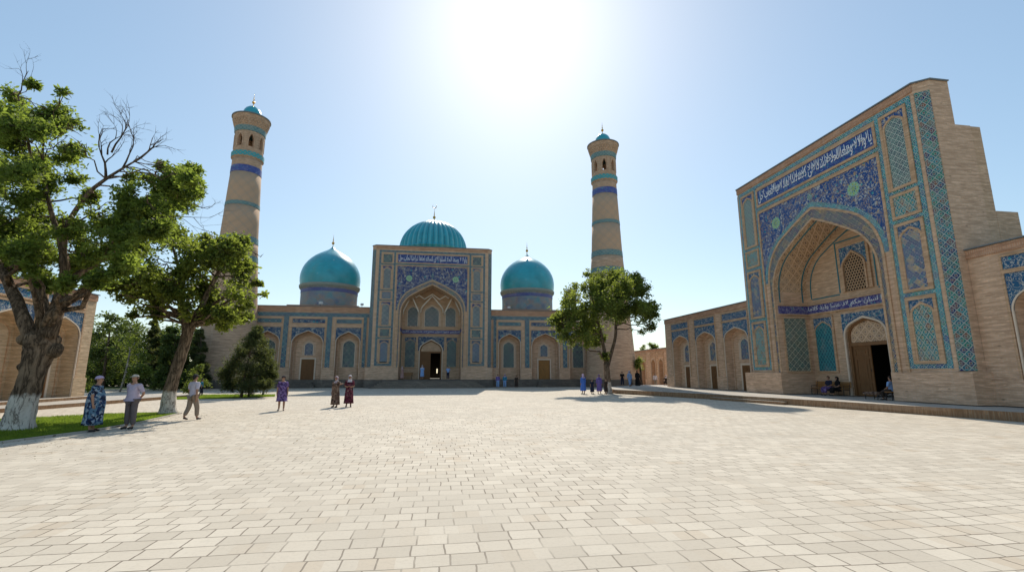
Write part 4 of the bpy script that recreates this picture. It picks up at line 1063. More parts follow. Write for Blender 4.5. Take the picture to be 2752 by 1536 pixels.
def tree(name, label, cat, base, Yp, trunks, clumps, leafm, barkm, n_per, size, seed, depth_spread, group=None, gnarl=0, dead=None, link=True, fill=0, **kw):
    """trunks: lists of (px, py, radius_px, depth_offset); clumps: (px, py, radius_px, density, depth or None)"""
    rng = random.Random(seed); b = Vector(base)
    root = empty(name, b, 0, label, cat, group)
    ppm = 1.0 / ((on_y(1376 + 10, 900, Yp) - on_y(1376, 900, Yp)).length / 10)
    def W(px, py, dy=0): return on_y(px, py, Yp + dy) - b
    tb = MB(); nodes = []
    pm_ = lambda px: abs((on_y(px + 5, 900, Yp) - on_y(px - 5, 900, Yp)).length / 10)
    for ti, tr in enumerate(trunks):
        P = [(W(a, c, d), r * pm_(a) * (.80 if gnarl > .3 else .9)) for a, c, r, d in tr]
        # smooth resample
        pts, rad = [], []
        for i in range(len(P) - 1):
            k = 6 if gnarl and ti == 0 else 4
            for j in range(k):
                t = j / k; pts.append(P[i][0].lerp(P[i + 1][0], t)); rad.append(P[i][1] * (1 - t) + P[i + 1][1] * t)
        pts.append(P[-1][0]); rad.append(P[-1][1])
        for _ in range(2):
            q = pts[:]; 
            for i in range(1, len(pts) - 1): pts[i] = (q[i - 1] + q[i] * 2 + q[i + 1]) / 4
        big = rad[0] > .12
        if ti == 0: rad[0] *= 1.25; rad[1] *= 1.1
        def fn(t, th, p, g=gnarl if big else .04, sd_=ti):
            tw = th + t * 1.6
            v = .5 * noise.noise(Vector((math.cos(tw) * 3.2, math.sin(tw) * 3.2, p.z * .8 + sd_ * 9))) + .35 * noise.noise(Vector((math.cos(tw) * 8, math.sin(tw) * 8, p.z * 1.6))) + .35 * noise.noise(Vector((math.cos(th) * 1.3, math.sin(th) * 1.3, p.z * 1.9 + 4)))
            return 1 + g * v
        tb.tube(pts, rad, 40 if (big and gnarl) else 14, fn=fn)
        nodes += [(p, r) for p, r in zip(pts, rad)][len(pts) // 2:]
    if gnarl:
        for (a, c_, r) in ((66, 912, 18), (142, 940, 26), (62, 985, 14), (140, 915, 22)):
            p = W(a, c_, .05); rr = r * pm_(a)
            pr_ = [(rr * math.sin(PI * i / 8) + .001, rr * -math.cos(PI * i / 8)) for i in range(9)]
            k0 = len(tb.v); tb.lathe([(x, z) for x, z in pr_], 14, fn=lambda i, th: 1 + .22 * noise.noise(Vector((math.cos(th) * 2, math.sin(th) * 2, i * .4 + a))))
            for i in range(k0, len(tb.v)): v = tb.v[i]; tb.v[i] = (v[0] + p.x, v[1] + p.y, v[2] + p.z)
    C = []
    if fill:
        ex = []
        for i, a in enumerate(clumps):
            for q in clumps[i + 1:]:
                dd = math.hypot(a[0] - q[0], a[1] - q[1])
                if a[3] > .7 and q[3] > .7 and dd < .95 * (a[2] + q[2]) and rng.random() < fill: ex.append(((a[0] + q[0]) / 2 + rng.uniform(-8, 8), (a[1] + q[1]) / 2 + rng.uniform(-8, 8), (a[2] + q[2]) * .40, 1.0))
        clumps = clumps + ex
    for cl in clumps:
        px, py, r, dn = cl[:4]; dy = cl[4] if len(cl) > 4 else rng.uniform(-1, 1) * depth_spread
        C.append((W(px, py, dy), r * pm_(px), dn))
    if link:
        for (c, r, dn) in C:
            cand = [(p, rr) for p, rr in nodes if p.z < c.z + .3] or nodes
            p, rr = min(cand, key=lambda q: (q[0] - c).length)
            pp = limb_path(p, c, rng); r0 = min(rr * .55, .035 + .02 * (c - p).length)
            tb.tube(pp, [max(.012, r0 * (1 - .8 * i / 5)) for i in range(6)], 7)
            for _ in range(3):
                d = Vector([rng.uniform(-1, 1) for _ in range(3)]).normalized(); e = c + d * r * .9
                tb.tube(limb_path(pp[rng.choice((3, 4, 5))], e, rng, 3), [.022 * min(1, size * 7), .016 * min(1, size * 7), .01 * min(1, size * 7), .005], 5)
    tb.build('trunk', barkm, root, True)
    if dead:
        for (a, c_, a2, c2, r) in dead:
            dm = MB(); p = W(a, c_, -.9 if a > 200 else 0); q = W(a2, c2, -.9 if a > 200 else 0); twigs(dm, p, (q - p).normalized(), (q - p).length, r, rng, 3)
            dm.build('dead_branch', M['bark'], root, True)
    leaves('crown', leafm, C, n_per, size, seed, root, **kw)
    return root

tree('street_tree', 'huge old tree with gnarled half whitewashed trunk and bare dead branch at the left', 'tree', (-13.25, 18.14, 0), 18.14,
     [[(42, 1160, 46, 0), (64, 1080, 41, 0), (88, 1010, 38, 0), (104, 955, 44, 0), (110, 925, 50, 0), (112, 898, 42, 0)],
      [(88, 915, 26, 0), (64, 860, 21, 0), (42, 800, 19, .3), (16, 745, 16, .6), (-30, 670, 12, 1.2), (-60, 560, 8, 1.5)],
      [(115, 900, 26, .1), (118, 835, 19, .4), (102, 770, 15, .7), (90, 720, 12, .8), (84, 600, 9, .6), (92, 480, 6, .3), (70, 340, 4, 0), (48, 258, 2, 0)],
      [(128, 905, 28, -.1), (150, 835, 22, -.2), (168, 775, 18, -.3), (176, 720, 14, -.3), (165, 650, 10, -.4), (145, 595, 8, -.4), (131, 545, 7, -.4), (118, 470, 5, -.4), (113, 400, 4, -.3), (125, 350, 2, -.3)],
      [(168, 690, 11, -.35), (178, 605, 9, -.6), (210, 555, 8, -.8), (240, 514, 7, -.9), (285, 480, 5.5, -.9), (327, 454, 4, -.9), (361, 434, 3, -.9)],
      [(172, 775, 14, -.2), (205, 738, 11, .2), (262, 705, 8, .6), (330, 660, 6, 1), (400, 590, 4, 1)]],
     [(30, 270, 46, 1.1), (60, 335, 50, 1.1), (8, 350, 60, 1.2), (150, 312, 46, 1.2), (105, 372, 58, 1.1), (196, 345, 36, 1.1), (188, 385, 44, 1.1), (55, 440, 64, 1.1), (150, 440, 50, 1.0), (10, 500, 70, 1.2), (-40, 420, 70, 1), (-50, 560, 80, 1),
      (100, 530, 60, .9), (35, 590, 70, 1.2), (5, 680, 60, 1.3), (90, 650, 75, 1.4), (55, 725, 50, 1.2), (150, 700, 55, 1.3), (222, 640, 62, 1.4), (232, 705, 50, 1.3), (284, 570, 50, 1.2), (306, 645, 60, 1.4), (262, 530, 34, .8), (170, 600, 40, 1.0),
      (360, 520, 44, 1.0), (366, 585, 56, 1.3), (420, 505, 50, 1.2), (410, 565, 52, 1.2), (470, 480, 46, 1.1), (512, 462, 30, 1.0), (486, 540, 44, 1.1), (448, 600, 40, 1.1), (390, 645, 44, 1.2), (335, 700, 40, 1.2), (526, 505, 24, .8), (260, 752, 24, .8),
      (125, 765, 30, .9), (205, 480, 26, .6), (350, 476, 22, .7), (440, 445, 20, .8), (175, 760, 24, .8), (180, 250, 18, .5), (90, 228, 16, .4), (300, 735, 28, .9)],
     M['leaf_a'], M['bark_l'], 66, .142, 11, 2.1, gnarl=.42, fill=.8, thin=-.35, dead=[(285, 480, 300, 400, .05), (289, 415, 265, 345, .03), (300, 410, 335, 322, .035), (361, 434, 440, 396, .045), (330, 452, 350, 370, .035), (48, 258, 108, 208, .025), (520, 545, 560, 560, .02), (398, 590, 560, 588, .02)], aspect=.48)
tree('street_tree', 'leaning tree with whitewashed foot at the grass strip tip beside the walking man', 'tree', (-11.87, 24.1, 0), 24.1,
     [[(450, 1114, 24, 0), (456, 1050, 19, 0), (476, 985, 17, 0), (496, 925, 16, 0), (506, 885, 17, 0), (505, 872, 13, 0)],
      [(500, 885, 11, 0), (492, 845, 9.5, .1), (488, 795, 8, .2), (485, 740, 6, .3), (470, 680, 4, .3), (450, 630, 3, 0)],
      [(512, 885, 12, 0), (535, 838, 9.5, -.1), (552, 798, 8, -.2), (580, 745, 6, -.3), (610, 690, 4, -.3), (635, 645, 3, 0)]],
     [(395, 700, 44, 1.1), (378, 655, 40, 1.1), (356, 752, 44, 1.1), (432, 650, 44, 1.2), (440, 725, 54, 1.3), (408, 785, 40, 1.1), (335, 795, 28, .6), (500, 690, 54, 1.2), (480, 640, 38, 1.0), (560, 690, 48, 1.2), (542, 752, 54, 1.3), (600, 745, 50, 1.3),
      (618, 690, 42, 1.2), (640, 650, 34, 1.2), (596, 650, 30, 1.0), (652, 720, 36, 1.2), (640, 785, 40, 1.3), (600, 830, 36, 1.2), (558, 805, 36, 1.1), (662, 822, 22, 1.0), (632, 850, 20, 1), (700, 690, 16, .45), (690, 760, 13, .4), (705, 790, 12, .4), (300, 768, 18, .5), (345, 770, 30, .9), (372, 812, 30, .8), (420, 830, 26, .8), (470, 760, 34, .9), (575, 845, 32, 1), (612, 868, 24, .9), (655, 850, 20, .9), (430, 850, 18, .7), (392, 856, 13, .5), (500, 860, 14, .5), (350, 850, 12, .4), (520, 800, 30, .9), (460, 790, 34, .9),
      (450, 590, 30, .9), (380, 830, 20, .4), (560, 640, 24, .7), (500, 830, 18, .3), (660, 650, 20, .8)],
     M['leaf_b'], M['bark_m'], 56, .155, 23, 1.8, gnarl=.16, fill=.55, thin=.05, aspect=.7)
bpy.context.view_layer.update()
tree('street_tree', 'bushy green tree with whitewashed trunk foot in front of the right minaret', 'tree', (15.42, 42.63, 0), 42.63,
     [[(1636, 1057, 9.5, 0), (1632, 1010, 8, 0), (1629, 975, 8, 0)], [(1630, 985, 6, 0), (1624, 940, 5, 0), (1614, 890, 4, 0), (1600, 840, 3, 0)], [(1632, 985, 6, 0), (1642, 950, 5, 0), (1655, 905, 4, -.3), (1655, 865, 4, -.4), (1668, 820, 3, 0)]],
     [(1640, 765, 40, 1.3), (1664, 748, 30, 1.2), (1612, 748, 30, 1.2), (1584, 778, 24, 1.0), (1576, 736, 13, .4), (1536, 778, 24, .9), (1528, 805, 26, 1), (1553, 828, 34, 1.2), (1516, 850, 30, 1.2), (1490, 862, 14, .9), (1523, 886, 32, 1.3), (1553, 903, 32, 1.3), (1562, 926, 18, 1),
      (1595, 872, 38, 1.4), (1628, 825, 44, 1.4), (1612, 915, 22, 1.1), (1665, 800, 36, 1.3), (1678, 838, 30, 1.2), (1700, 768, 26, .9), (1715, 748, 18, .8), (1728, 778, 20, .8), (1703, 813, 30, 1.1), (1728, 838, 30, 1.1), (1750, 830, 18, .9), (1738, 868, 24, 1.0), (1718, 888, 16, .8), (1762, 850, 12, .7), (1752, 885, 10, .7), (1624, 955, 12, .5)],
     M['leaf_c'], M['bark_m'], 56, .21, 31, 2.6, gnarl=.1, fill=.6, aspect=.6)
CR = random.Random(3)
def conic(px, top, bot, wd, dn=1.2):
    out = []; n = max(4, int((bot - top) / 14))
    for i in range(n):
        t = (i + .5) / n; y = top + (bot - top) * t; r = wd * (.18 + .82 * t) ** .9
        for s in (-1, 0, 1): out.append((px + s * r * .62 + CR.uniform(-.3, .3) * r, y + CR.uniform(-9, 9), max(6, r * .5) * CR.uniform(.7, 1.2), dn))
    return out
jr = dict(thin=-2.2, flat_=1.0, aspect=.22, sub=.5, up=.5)
tree('juniper', 'dense dark juniper in front of the mosque left wing', 'tree', (-14.0, 39.1, 0), 39.1, [[(648, 1068, 4, 0), (655, 1020, 3.5, 0), (672, 950, 3, 0), (690, 880, 1.5, 0)], [(668, 1066, 3.2, .6), (672, 1010, 3, .3)]],
     [(692, 884, 9, 1), (686, 902, 15, 1), (672, 922, 20, 1.2), (700, 924, 18, 1.2), (655, 948, 24, 1.3), (702, 952, 26, 1.3), (632, 982, 26, 1.3), (680, 990, 32, 1.4), (722, 985, 18, 1.2), (608, 1008, 22, 1.2), (650, 1018, 30, 1.4), (702, 1016, 30, 1.4), (730, 1008, 12, 1), (620, 1036, 18, 1.1), (668, 1040, 22, 1.1), (712, 1036, 16, 1)],
     M['needle'], M['bark'], 75, .19, 41, 1.5, **jr)
tree('juniper', 'smaller juniper with a pale stem just right of the dense dark one', 'tree', (-12.7, 42.0, 0), 42.0, [[(706, 1062, 3, 0), (716, 1020, 2.5, 0), (722, 960, 2, 0)]],
     [(722, 950, 12, 1), (716, 975, 16, 1.1), (732, 985, 12, 1), (722, 1005, 18, 1.2), (708, 1022, 14, 1)], M['needle'], M['bark_pale'], 60, .19, 42, 1.0, **jr)
G = 'park trees between the left building and the minaret'
bgt = [('dark broad tree of the park right behind the corner of the left building', 58, [(275, 1046, 5, 0), (285, 960, 4, 0), (295, 890, 2, 0)], [(300, 862, 28, 1), (268, 888, 30, 1), (335, 885, 32, 1), (298, 930, 44, 1.2), (252, 945, 28, 1), (345, 940, 36, 1.2), (278, 985, 42, 1.2), (330, 995, 44, 1.2), (245, 1010, 24, 1), (240, 900, 18, .8)], 'leaf_dark', 'bark', .30),
       ('pale yellow-green tree of the park with a thin white stem', 52, [(322, 1052, 2.5, 0), (338, 1000, 2.5, 0), (350, 940, 2, 0)], [(362, 918, 24, .9), (380, 950, 26, 1), (350, 960, 26, 1), (384, 990, 24, 1), (360, 1010, 22, .9), (340, 930, 16, .8)], 'leaf_light', 'bark_pale', .22),
       ('slender pointed conifer of the park left of the leaning tree', 60, [(415, 1046, 3, 0), (416, 880, 1, 0)], conic(415, 862, 1030, 26, 1.1), 'needle', 'bark', .26),
       ('wide black-green conifer of the park directly behind the leaning trunk', 57, [(470, 1046, 4, 0), (470, 900, 1, 0)], conic(468, 882, 1040, 52, 1.2), 'leaf_dark', 'bark', .26),
       ('feathery conifer of the park just left of the left minaret', 56, [(540, 1046, 3, 0), (540, 900, 1, 0)], conic(536, 880, 1030, 26, 1.0), 'needle', 'bark', .24),
       ('round light green shrub of the park behind the walking man', 46, [(520, 1056, 2, 0), (520, 1030, 1, 0)], [(512, 1000, 16, 1.1), (530, 1010, 20, 1.2), (518, 1034, 20, 1.2), (545, 1030, 14, 1), (505, 1046, 12, 1), (536, 985, 10, .9)], 'leaf_light', 'bark', .14),
       ('low green shrub of the park beside the corner of the left building', 50, [(238, 1052, 2, 0), (238, 1030, 1, 0)], [(236, 1020, 12, 1), (232, 1040, 14, 1), (244, 1044, 12, 1)], 'leaf_light', 'bark', .14)]
for i, (lab, Y, tr, cl, lm, bm, sz) in enumerate(bgt):
    b = on_y(tr[0][0], tr[0][1], Y); b.z = 0
    tree('shrub' if 'shrub' in lab else ('conifer' if 'conifer' in lab else 'park_tree'), lab, 'shrub' if 'shrub' in lab else 'tree', b, Y, [tr], cl, M[lm], M[bm], 46 if i < 5 else 30, sz, 60 + i, 2.4 if i < 5 else .8, G, **(jr if lm == 'needle' else {}))
for i, (px, top, wd, lab) in enumerate(((225, 960, 34, 'background trees filling the gap at the building corner'),)):
    pass
hb = MB()
hc = []
rgh = random.Random(5)
for i in range(30):
    X = -64 + i * 1.35; hc.append((Vector((X, 74 + rgh.uniform(-2, 2), rgh.uniform(1.0, 2.5))), rgh.uniform(1.6, 2.5), 1.2)); hc.append((Vector((X, 76 + rgh.uniform(-2, 2), rgh.uniform(3.5, 7.0))), rgh.uniform(1.6, 2.4), 1.0))
ho = leaves('distant_trees', M['leaf_dark'], hc, 60, .34, 77, None); tag(ho, 'dark mass of distant trees closing the park at the left', 'trees', kind='stuff')
sheet('park_lawn', [(-62, 58.5), (-24, 55.6), (-26, 76), (-62, 76)], .006, M['turf'])
tree('park_tree', 'small dark tree in front of the low far building right of the minaret', 'tree', (25.1, 60, 0), 60, [[(1724, 1036, 3.5, 0), (1722, 1000, 3, 0), (1718, 975, 2, 0)]], [(1712, 975, 10, 1), (1720, 966, 9, 1), (1716, 988, 9, 1), (1708, 985, 6, .8)], M['leaf_c'], M['bark'], 34, .2, 91, .6)
tree('park_tree', 'crown of a tree rising behind the roof of the low far building', 'tree', (36.5, 88, 0), 88, [[(1745, 1020, 3, 0), (1745, 940, 2, 0)]], [(1732, 936, 8, 1), (1745, 930, 8, .9), (1758, 932, 8, 1), (1738, 945, 8, 1), (1760, 942, 7, 1)], M['leaf_light'], M['bark'], 34, .34, 92, .6)
tree('park_tree', 'thin tree top peeking over the far building beside the minaret', 'tree', (32.5, 88, 0), 88, [[(1702, 1020, 3, 0), (1702, 950, 2, 0)]], [(1700, 946, 5, 1), (1708, 950, 5, 1)], M['leaf_light'], M['bark'], 30, .34, 93, .4)
# ================================================================== PEOPLE
def cloth(name, cols, s=9, base=None):
    n = NT(name, .9, .15); v = n.obj()
    if len(cols) == 1: return flat(name, cols[0], .9, .15, 0, .18, 10)
    vo = n.voro(v, s); f = n.noise(v, s * .9, 3, .6)
    k = n.math('ADD', n.math('MULTIPLY', n.sep(vo['Color'])[0], .6), n.math('MULTIPLY', f, .5))
    n.color(n.ramp(k, [((i + .3) / len(cols), c) for i, c in enumerate(cols)], 'CONSTANT')); return n.m
CL = dict(
    skin=flat('skin', (.36, .20, .13), .6, .3), hair=flat('dark_hair', (.02, .015, .012), .7), shoe=flat('dark_shoes', (.02, .018, .018), .5), eye=flat('eye_dark', (.01, .008, .008), .3),
    floral=cloth('blue_floral_cotton', [(.012, .02, .05), (.02, .04, .10), (.09, .17, .25), (.012, .018, .04), (.26, .32, .38), (.09, .03, .05)], 13),
    lav=cloth('lavender_scarf', [(.42, .34, .50)]), shirt=cloth('pale_lilac_shirt', [(.44, .38, .47)]), white=cloth('white_shirt', [(.52, .48, .56)]), grey=cloth('grey_trousers', [(.13, .11, .11)]), beige=cloth('beige_trousers', [(.27, .21, .16)]),
    cap=cloth('pale_cap', [(.45, .42, .36)]), dcap=cloth('dark_cap', [(.03, .03, .04)]), violet=cloth('violet_print', [(.10, .06, .17), (.20, .13, .30), (.07, .04, .12), (.26, .2, .36)], 12),
    brown=cloth('brown_print', [(.05, .03, .025), (.12, .07, .05), (.22, .15, .11), (.04, .02, .02)], 12), red=cloth('crimson_print', [(.10, .018, .035), (.15, .04, .06), (.05, .015, .02), (.26, .18, .16)], 12),
    wscarf=cloth('white_scarf', [(.62, .55, .55)]), pscarf=cloth('pink_print_scarf', [(.45, .26, .30), (.55, .48, .46), (.2, .1, .12)], 22), blue=cloth('bright_blue_robe', [(.07, .16, .50)]), teal=cloth('teal_cloth', [(.04, .22, .34)]),
    navy=cloth('navy_cloth', [(.02, .025, .05)]), black=cloth('black_cloth', [(.012, .011, .012)]), lblue=cloth('light_blue_cloth', [(.22, .36, .62)]), purple=cloth('purple_robe', [(.17, .12, .33)]), dbrown=cloth('dark_brown_cloth', [(.05, .035, .028)]), pink=cloth('dusty_pink_cloth', [(.36, .22, .2)]))
def skinned(name, nodes, edges, mat, parent, sub=2):
    """one continuous surface grown round a skeleton: nodes {key: (pos, rx, ry)}"""
    keys = list(nodes); me = bpy.data.meshes.new(name)
    me.from_pydata([nodes[k][0] for k in keys], [(keys.index(a), keys.index(b)) for a, b in edges], [])
    o = bpy.data.objects.new(name, me); col.objects.link(o)
    md = o.modifiers.new('s', 'SKIN'); md.use_smooth_shade = True
    if sub: o.modifiers.new('u', 'SUBSURF').levels = sub; o.modifiers[-1].render_levels = sub
    lay = me.skin_vertices[0].data
    for i, k in enumerate(keys): lay[i].radius = (nodes[k][1], nodes[k][2]); lay[i].use_root = (i == 0)
    bpy.context.view_layer.update()
    m2 = bpy.data.meshes.new_from_object(o.evaluated_get(bpy.context.evaluated_depsgraph_get()))
    bpy.data.objects.remove(o); m2.name = name; m2.materials.clear(); m2.materials.append(mat)
    for p in m2.polygons: p.use_smooth = True
    q = bpy.data.objects.new(name, m2); col.objects.link(q); q.parent = parent; return q
def person(x, y, z, face, H, label, group=None, pose='stand', top=None, bottom=None, dress=None, dress_len=.2, dress_w=1.0, scarf=None, cap=None, near=False, hold=None, stride=.0, belly=0.0, sleeve=.5):
    s = H / 1.72
    root = empty('person', (x, y, z), R(face), label, 'person', group); root.scale = (s, s, s)
    sit = pose == 'sit'
    hz = .93 if not sit else .50; dz = hz - .93; lean = .0
    N = {'pelvis': ((0, 0, hz), .135, .105), 'waist': ((0, .015 + belly * .3, 1.09 + dz), .125 + belly * .3, .10 + belly), 'chest': ((0, .0, 1.28 + dz), .15, .105), 'yoke': ((0, -.01, 1.40 + dz), .11, .075), 'neck': ((0, .0, 1.475 + dz), .052, .055),
         'jaw': ((0, .025, 1.545 + dz), .06, .072), 'face': ((0, .018, 1.61 + dz), .072, .092), 'brow': ((0, .008, 1.66 + dz), .07, .088), 'crown': ((0, -.002, 1.70 + dz), .04, .05)}
    E = [('pelvis', 'waist'), ('waist', 'chest'), ('chest', 'yoke'), ('yoke', 'neck'), ('neck', 'jaw'), ('jaw', 'face'), ('face', 'brow'), ('brow', 'crown')]
    if near:
        N['nose'] = ((0, .125, 1.60 + dz), .012, .016); E.append(('face', 'nose'))
    for sg, S in ((-1, 'L'), (1, 'R')):
        sh = (sg * .185, -.01, 1.385 + dz)
        if hold == 'back': el, wr, ha = (sg * .27, -.12, 1.12 + dz), (sg * .09, -.20, .98 + dz), (sg * .02, -.205, .95 + dz)
        elif hold == 'front': el, wr, ha = (sg * .24, -.02, 1.13 + dz), (sg * .10, .19, 1.10 + dz), (sg * .04, .23, 1.12 + dz)
        elif hold == 'point' and sg < 0: el, wr, ha = (sg * .40, .10, 1.28 + dz), (sg * .60, .24, 1.33 + dz), (sg * .68, .28, 1.34 + dz)
        elif hold == 'lap': el, wr, ha = (sg * .25, .03, 1.12 + dz), (sg * .13, .26, .78 + dz + .24), (sg * .08, .33, .99 + dz)
        elif hold == 'phone' and sg > 0: el, wr, ha = (sg * .23, .02, 1.13 + dz), (sg * .10, .22, 1.30 + dz), (sg * .06, .26, 1.36 + dz)
        else:
            a = stride * sg * -.5; el, wr, ha = (sg * .235, -.02 + a * .4, 1.11 + dz), (sg * .245, .03 + a, .86 + dz), (sg * .24, .05 + a * 1.1, .78 + dz)
        N['sh' + S] = (sh, .062, .058); N['el' + S] = (el, .043, .043); N['wr' + S] = (wr, .028, .03); N['ha' + S] = (ha, .036, .020)
        E += [('yoke', 'sh' + S), ('sh' + S, 'el' + S), ('el' + S, 'wr' + S), ('wr' + S, 'ha' + S)]
        if near:
            d = (Vector(ha) - Vector(wr)).normalized(); lat = Vector((0, 1, 0)) if abs(d.y) < .7 else Vector((1, 0, 0)); lat = (lat - d * lat.dot(d)).normalized(); cur = d.cross(lat) * (-sg)
            for fi, (off, ln) in enumerate(((-.030, .060), (-.010, .072), (.010, .068), (.030, .052))):
                a = Vector(ha) + d * .03 + lat * off; b = a + d * ln * .55 + cur * .006; c = b + d * ln * .4 + cur * .022
                N[f'f{fi}{S}'] = (tuple(a), .009, .009); N[f'g{fi}{S}'] = (tuple(b), .0085, .0085); N[f'h{fi}{S}'] = (tuple(c), .007, .007)
                E += [('ha' + S, f'f{fi}{S}'), (f'f{fi}{S}', f'g{fi}{S}'), (f'g{fi}{S}', f'h{fi}{S}')]
            a = Vector(ha) - d * .015 + lat * .045; b = a + d * .035 + lat * .012
            N['t' + S] = (tuple(a), .010, .010); N['u' + S] = (tuple(b), .008, .008); E += [('ha' + S, 't' + S), ('t' + S, 'u' + S)]
        if sit: hip, kn, an, to = (sg * .09, .04, hz - .02), (sg * .12, .44, hz - .01), (sg * .12, .40, .09), (sg * .13, .53, .04)
        else:
            st = stride * sg; hip, kn, an, to = (sg * .09, 0, .87), (sg * .105, st * .45 + (.05 if stride else 0), .48), (sg * .11, st * .95 - (.02), .09 + (.05 if st < 0 else 0)), (sg * .13, st * .95 + .13, .035)
        N['hp' + S] = (hip, .092, .095); N['kn' + S] = (kn, .058, .06); N['cf' + S] = (tuple((Vector(kn) * .6 + Vector(an) * .4) + Vector((0, -.015, 0))), .053, .055); N['an' + S] = (an, .036, .038); N['to' + S] = (to, .040, .028)
        E += [('pelvis', 'hp' + S), ('hp' + S, 'kn' + S), ('kn' + S, 'cf' + S), ('cf' + S, 'an' + S), ('an' + S, 'to' + S)]
    body = skinned('body', N, E, CL['skin'], root, 2 if near else 1)
    g = lambda k, a, b=None: (N[k][0], N[k][1] + a, N[k][2] + (a if b is None else b))
    lp = lambda a, b, t: tuple(Vector(N[a][0]).lerp(Vector(N[b][0]), t))
    if bottom:
        n2 = {'pelvis': g('pelvis', .022)}; e2 = []
        for S in 'LR':
            n2['hp' + S] = g('hp' + S, .022); n2['kn' + S] = g('kn' + S, .030); n2['md' + S] = (lp('kn' + S, 'an' + S, .55), .082, .082); n2['an' + S] = (lp('kn' + S, 'an' + S, .93), .072, .078)
            e2 += [('pelvis', 'hp' + S), ('hp' + S, 'kn' + S), ('kn' + S, 'md' + S), ('md' + S, 'an' + S)]
        skinned('trousers', n2, e2, CL[bottom], root, 1)
    def top_mesh(nm, mat, low=0.0, full=.55):
        n2 = {'waist': g('waist', .034), 'pelvis': g('pelvis', .040), 'chest': g('chest', .028), 'yoke': g('yoke', .024), 'neck': (lp('yoke', 'neck', .55), .07, .07)}
        hp = Vector(N['pelvis'][0]); n2['hem'] = (tuple(hp + Vector((0, 0, -.12 if not sit else -.02))), .165, .135)
        e2 = [('waist', 'pelvis'), ('pelvis', 'hem'), ('waist', 'chest'), ('chest', 'yoke'), ('yoke', 'neck')]
        for S in 'LR':
            n2['sh' + S] = g('sh' + S, .022); n2['el' + S] = (lp('sh' + S, 'el' + S, min(1, full * 1.8)), .066, .066); e2 += [('yoke', 'sh' + S), ('sh' + S, 'el' + S)]
            if full > .6: n2['wr' + S] = (lp('el' + S, 'wr' + S, .8), .055, .055); e2.append(('el' + S, 'wr' + S))
        return skinned(nm, n2, e2, mat, root, 1 if not near else 2)
    if top: top_mesh('shirt', CL[top], 0, sleeve)
    if dress:
        if sit:
            m = MB(); n2 = {'pelvis': g('pelvis', .05)}; e2 = []
            for S in 'LR': n2['hp' + S] = g('hp' + S, .05); n2['kn' + S] = g('kn' + S, .07); n2['an' + S] = (lp('kn' + S, 'an' + S, .8), .10, .10); e2 += [('pelvis', 'hp' + S), ('hp' + S, 'kn' + S), ('kn' + S, 'an' + S)]
            skinned('skirt', n2, e2, CL[dress], root, 1)
            if not top: top_mesh('tunic', CL[dress], 0, .8)
        else:
            top_mesh('sleeves', CL[dress], 0, sleeve)
            rings = [(1.30, .185, .135), (1.18, .185, .145 + belly), (1.05, .19, .155 + belly * 1.2), (.90, .205, .18 + belly), (.70, .225, .20 + belly * .5), (.50, .235, .215), (.30, .25, .225), (dress_len, .262, .235)]
            rings = [r for r in rings if r[0] >= dress_len]
            m = MB(); n_ = 40; k0 = 0; rr = random.Random(int(x * 100))
            ph = rr.uniform(0, 6)
            for i, (zz, a, b) in enumerate(rings):
                fo = .055 * (i / len(rings)) ** 1.3
                for j in range(n_):
                    t = 2 * PI * j / n_; q = 1 + fo * math.sin(7 * t + ph + .3 * i) + fo * .6 * math.sin(12 * t + ph * 2)
                    m.v.append((a * q * math.cos(t) * dress_w, b * q * math.sin(t) * dress_w, zz))
            for i in range(len(rings) - 1):
                for j in range(n_):
                    j2 = (j + 1) % n_; m.f.append((i * n_ + j2, i * n_ + j, (i + 1) * n_ + j, (i + 1) * n_ + j2)); m.mi.append(0)
            o = m.build('dress', CL[dress], root, True); sm = o.modifiers.new('thickness', 'SOLIDIFY'); sm.thickness = .012
    hc = Vector((0, .012, 1.625 + dz))
    def shell(nm, mat, rx, ry, rz, keep, mat_=None, off=(0, 0, 0)):
        m = MB(); nu, nv = 24, 16; vs = []
        for i in range(nv + 1):
            ph = PI * i / nv
            for j in range(nu):
                th = 2 * PI * j / nu; vs.append(Vector((rx * math.sin(ph) * math.cos(th), ry * math.sin(ph) * math.sin(th), rz * math.cos(ph))) + hc + Vector(off))
        fs = []
        for i in range(nv):
            for j in range(nu):
                q = (i * nu + j, (i + 1) * nu + j, (i + 1) * nu + (j + 1) % nu, i * nu + (j + 1) % nu)
                c = sum((vs[k] for k in q), Vector()) / 4 - hc
                if keep(c): fs.append(q)
        m.add(vs, fs); o = m.build(nm, CL[mat], root, True); sm = o.modifiers.new('thickness', 'SOLIDIFY'); sm.thickness = .008; sm.offset = 1; return o
    if scarf:
        shell('headscarf', scarf, .098, .120, .118, lambda c: not (c.y > .045 and -.10 < c.z < .055), off=(0, -.008, 0))
        m = MB(); m.lathe([(.185, 1.36 + dz), (.16, 1.40 + dz), (.10, 1.46 + dz), (.082, 1.53 + dz), (.085, 1.58 + dz)], 24, (0, -.012), fn=lambda i, t: 1 if math.sin(t) < .3 else .93); m.f.pop(); m.mi.pop(); m.build('scarf_drape', CL[scarf], root, True)
    else:
        shell('hair', 'hair', .082, .104, .102, lambda c: (c.z > .035 - max(0, -c.y) * 1.8 and not (c.y > .05 and c.z < .05)), off=(0, -.006, .002))
    if cap == 'lavwrap': shell('head_wrap', 'lav', .094, .115, .102, lambda c: c.z > .018 + c.y * .15, off=(0, -.006, .015))
    elif cap:
        o = shell('cap', cap, .094, .112, .088, lambda c: c.z > .03, off=(0, -.004, .018))
        MB().prism([(-.07, 0), (.07, 0), (.07, .012), (-.07, .012)], .08, .145).build('cap_brim', CL[cap], root, loc=(0, .0, hc.z + .032))
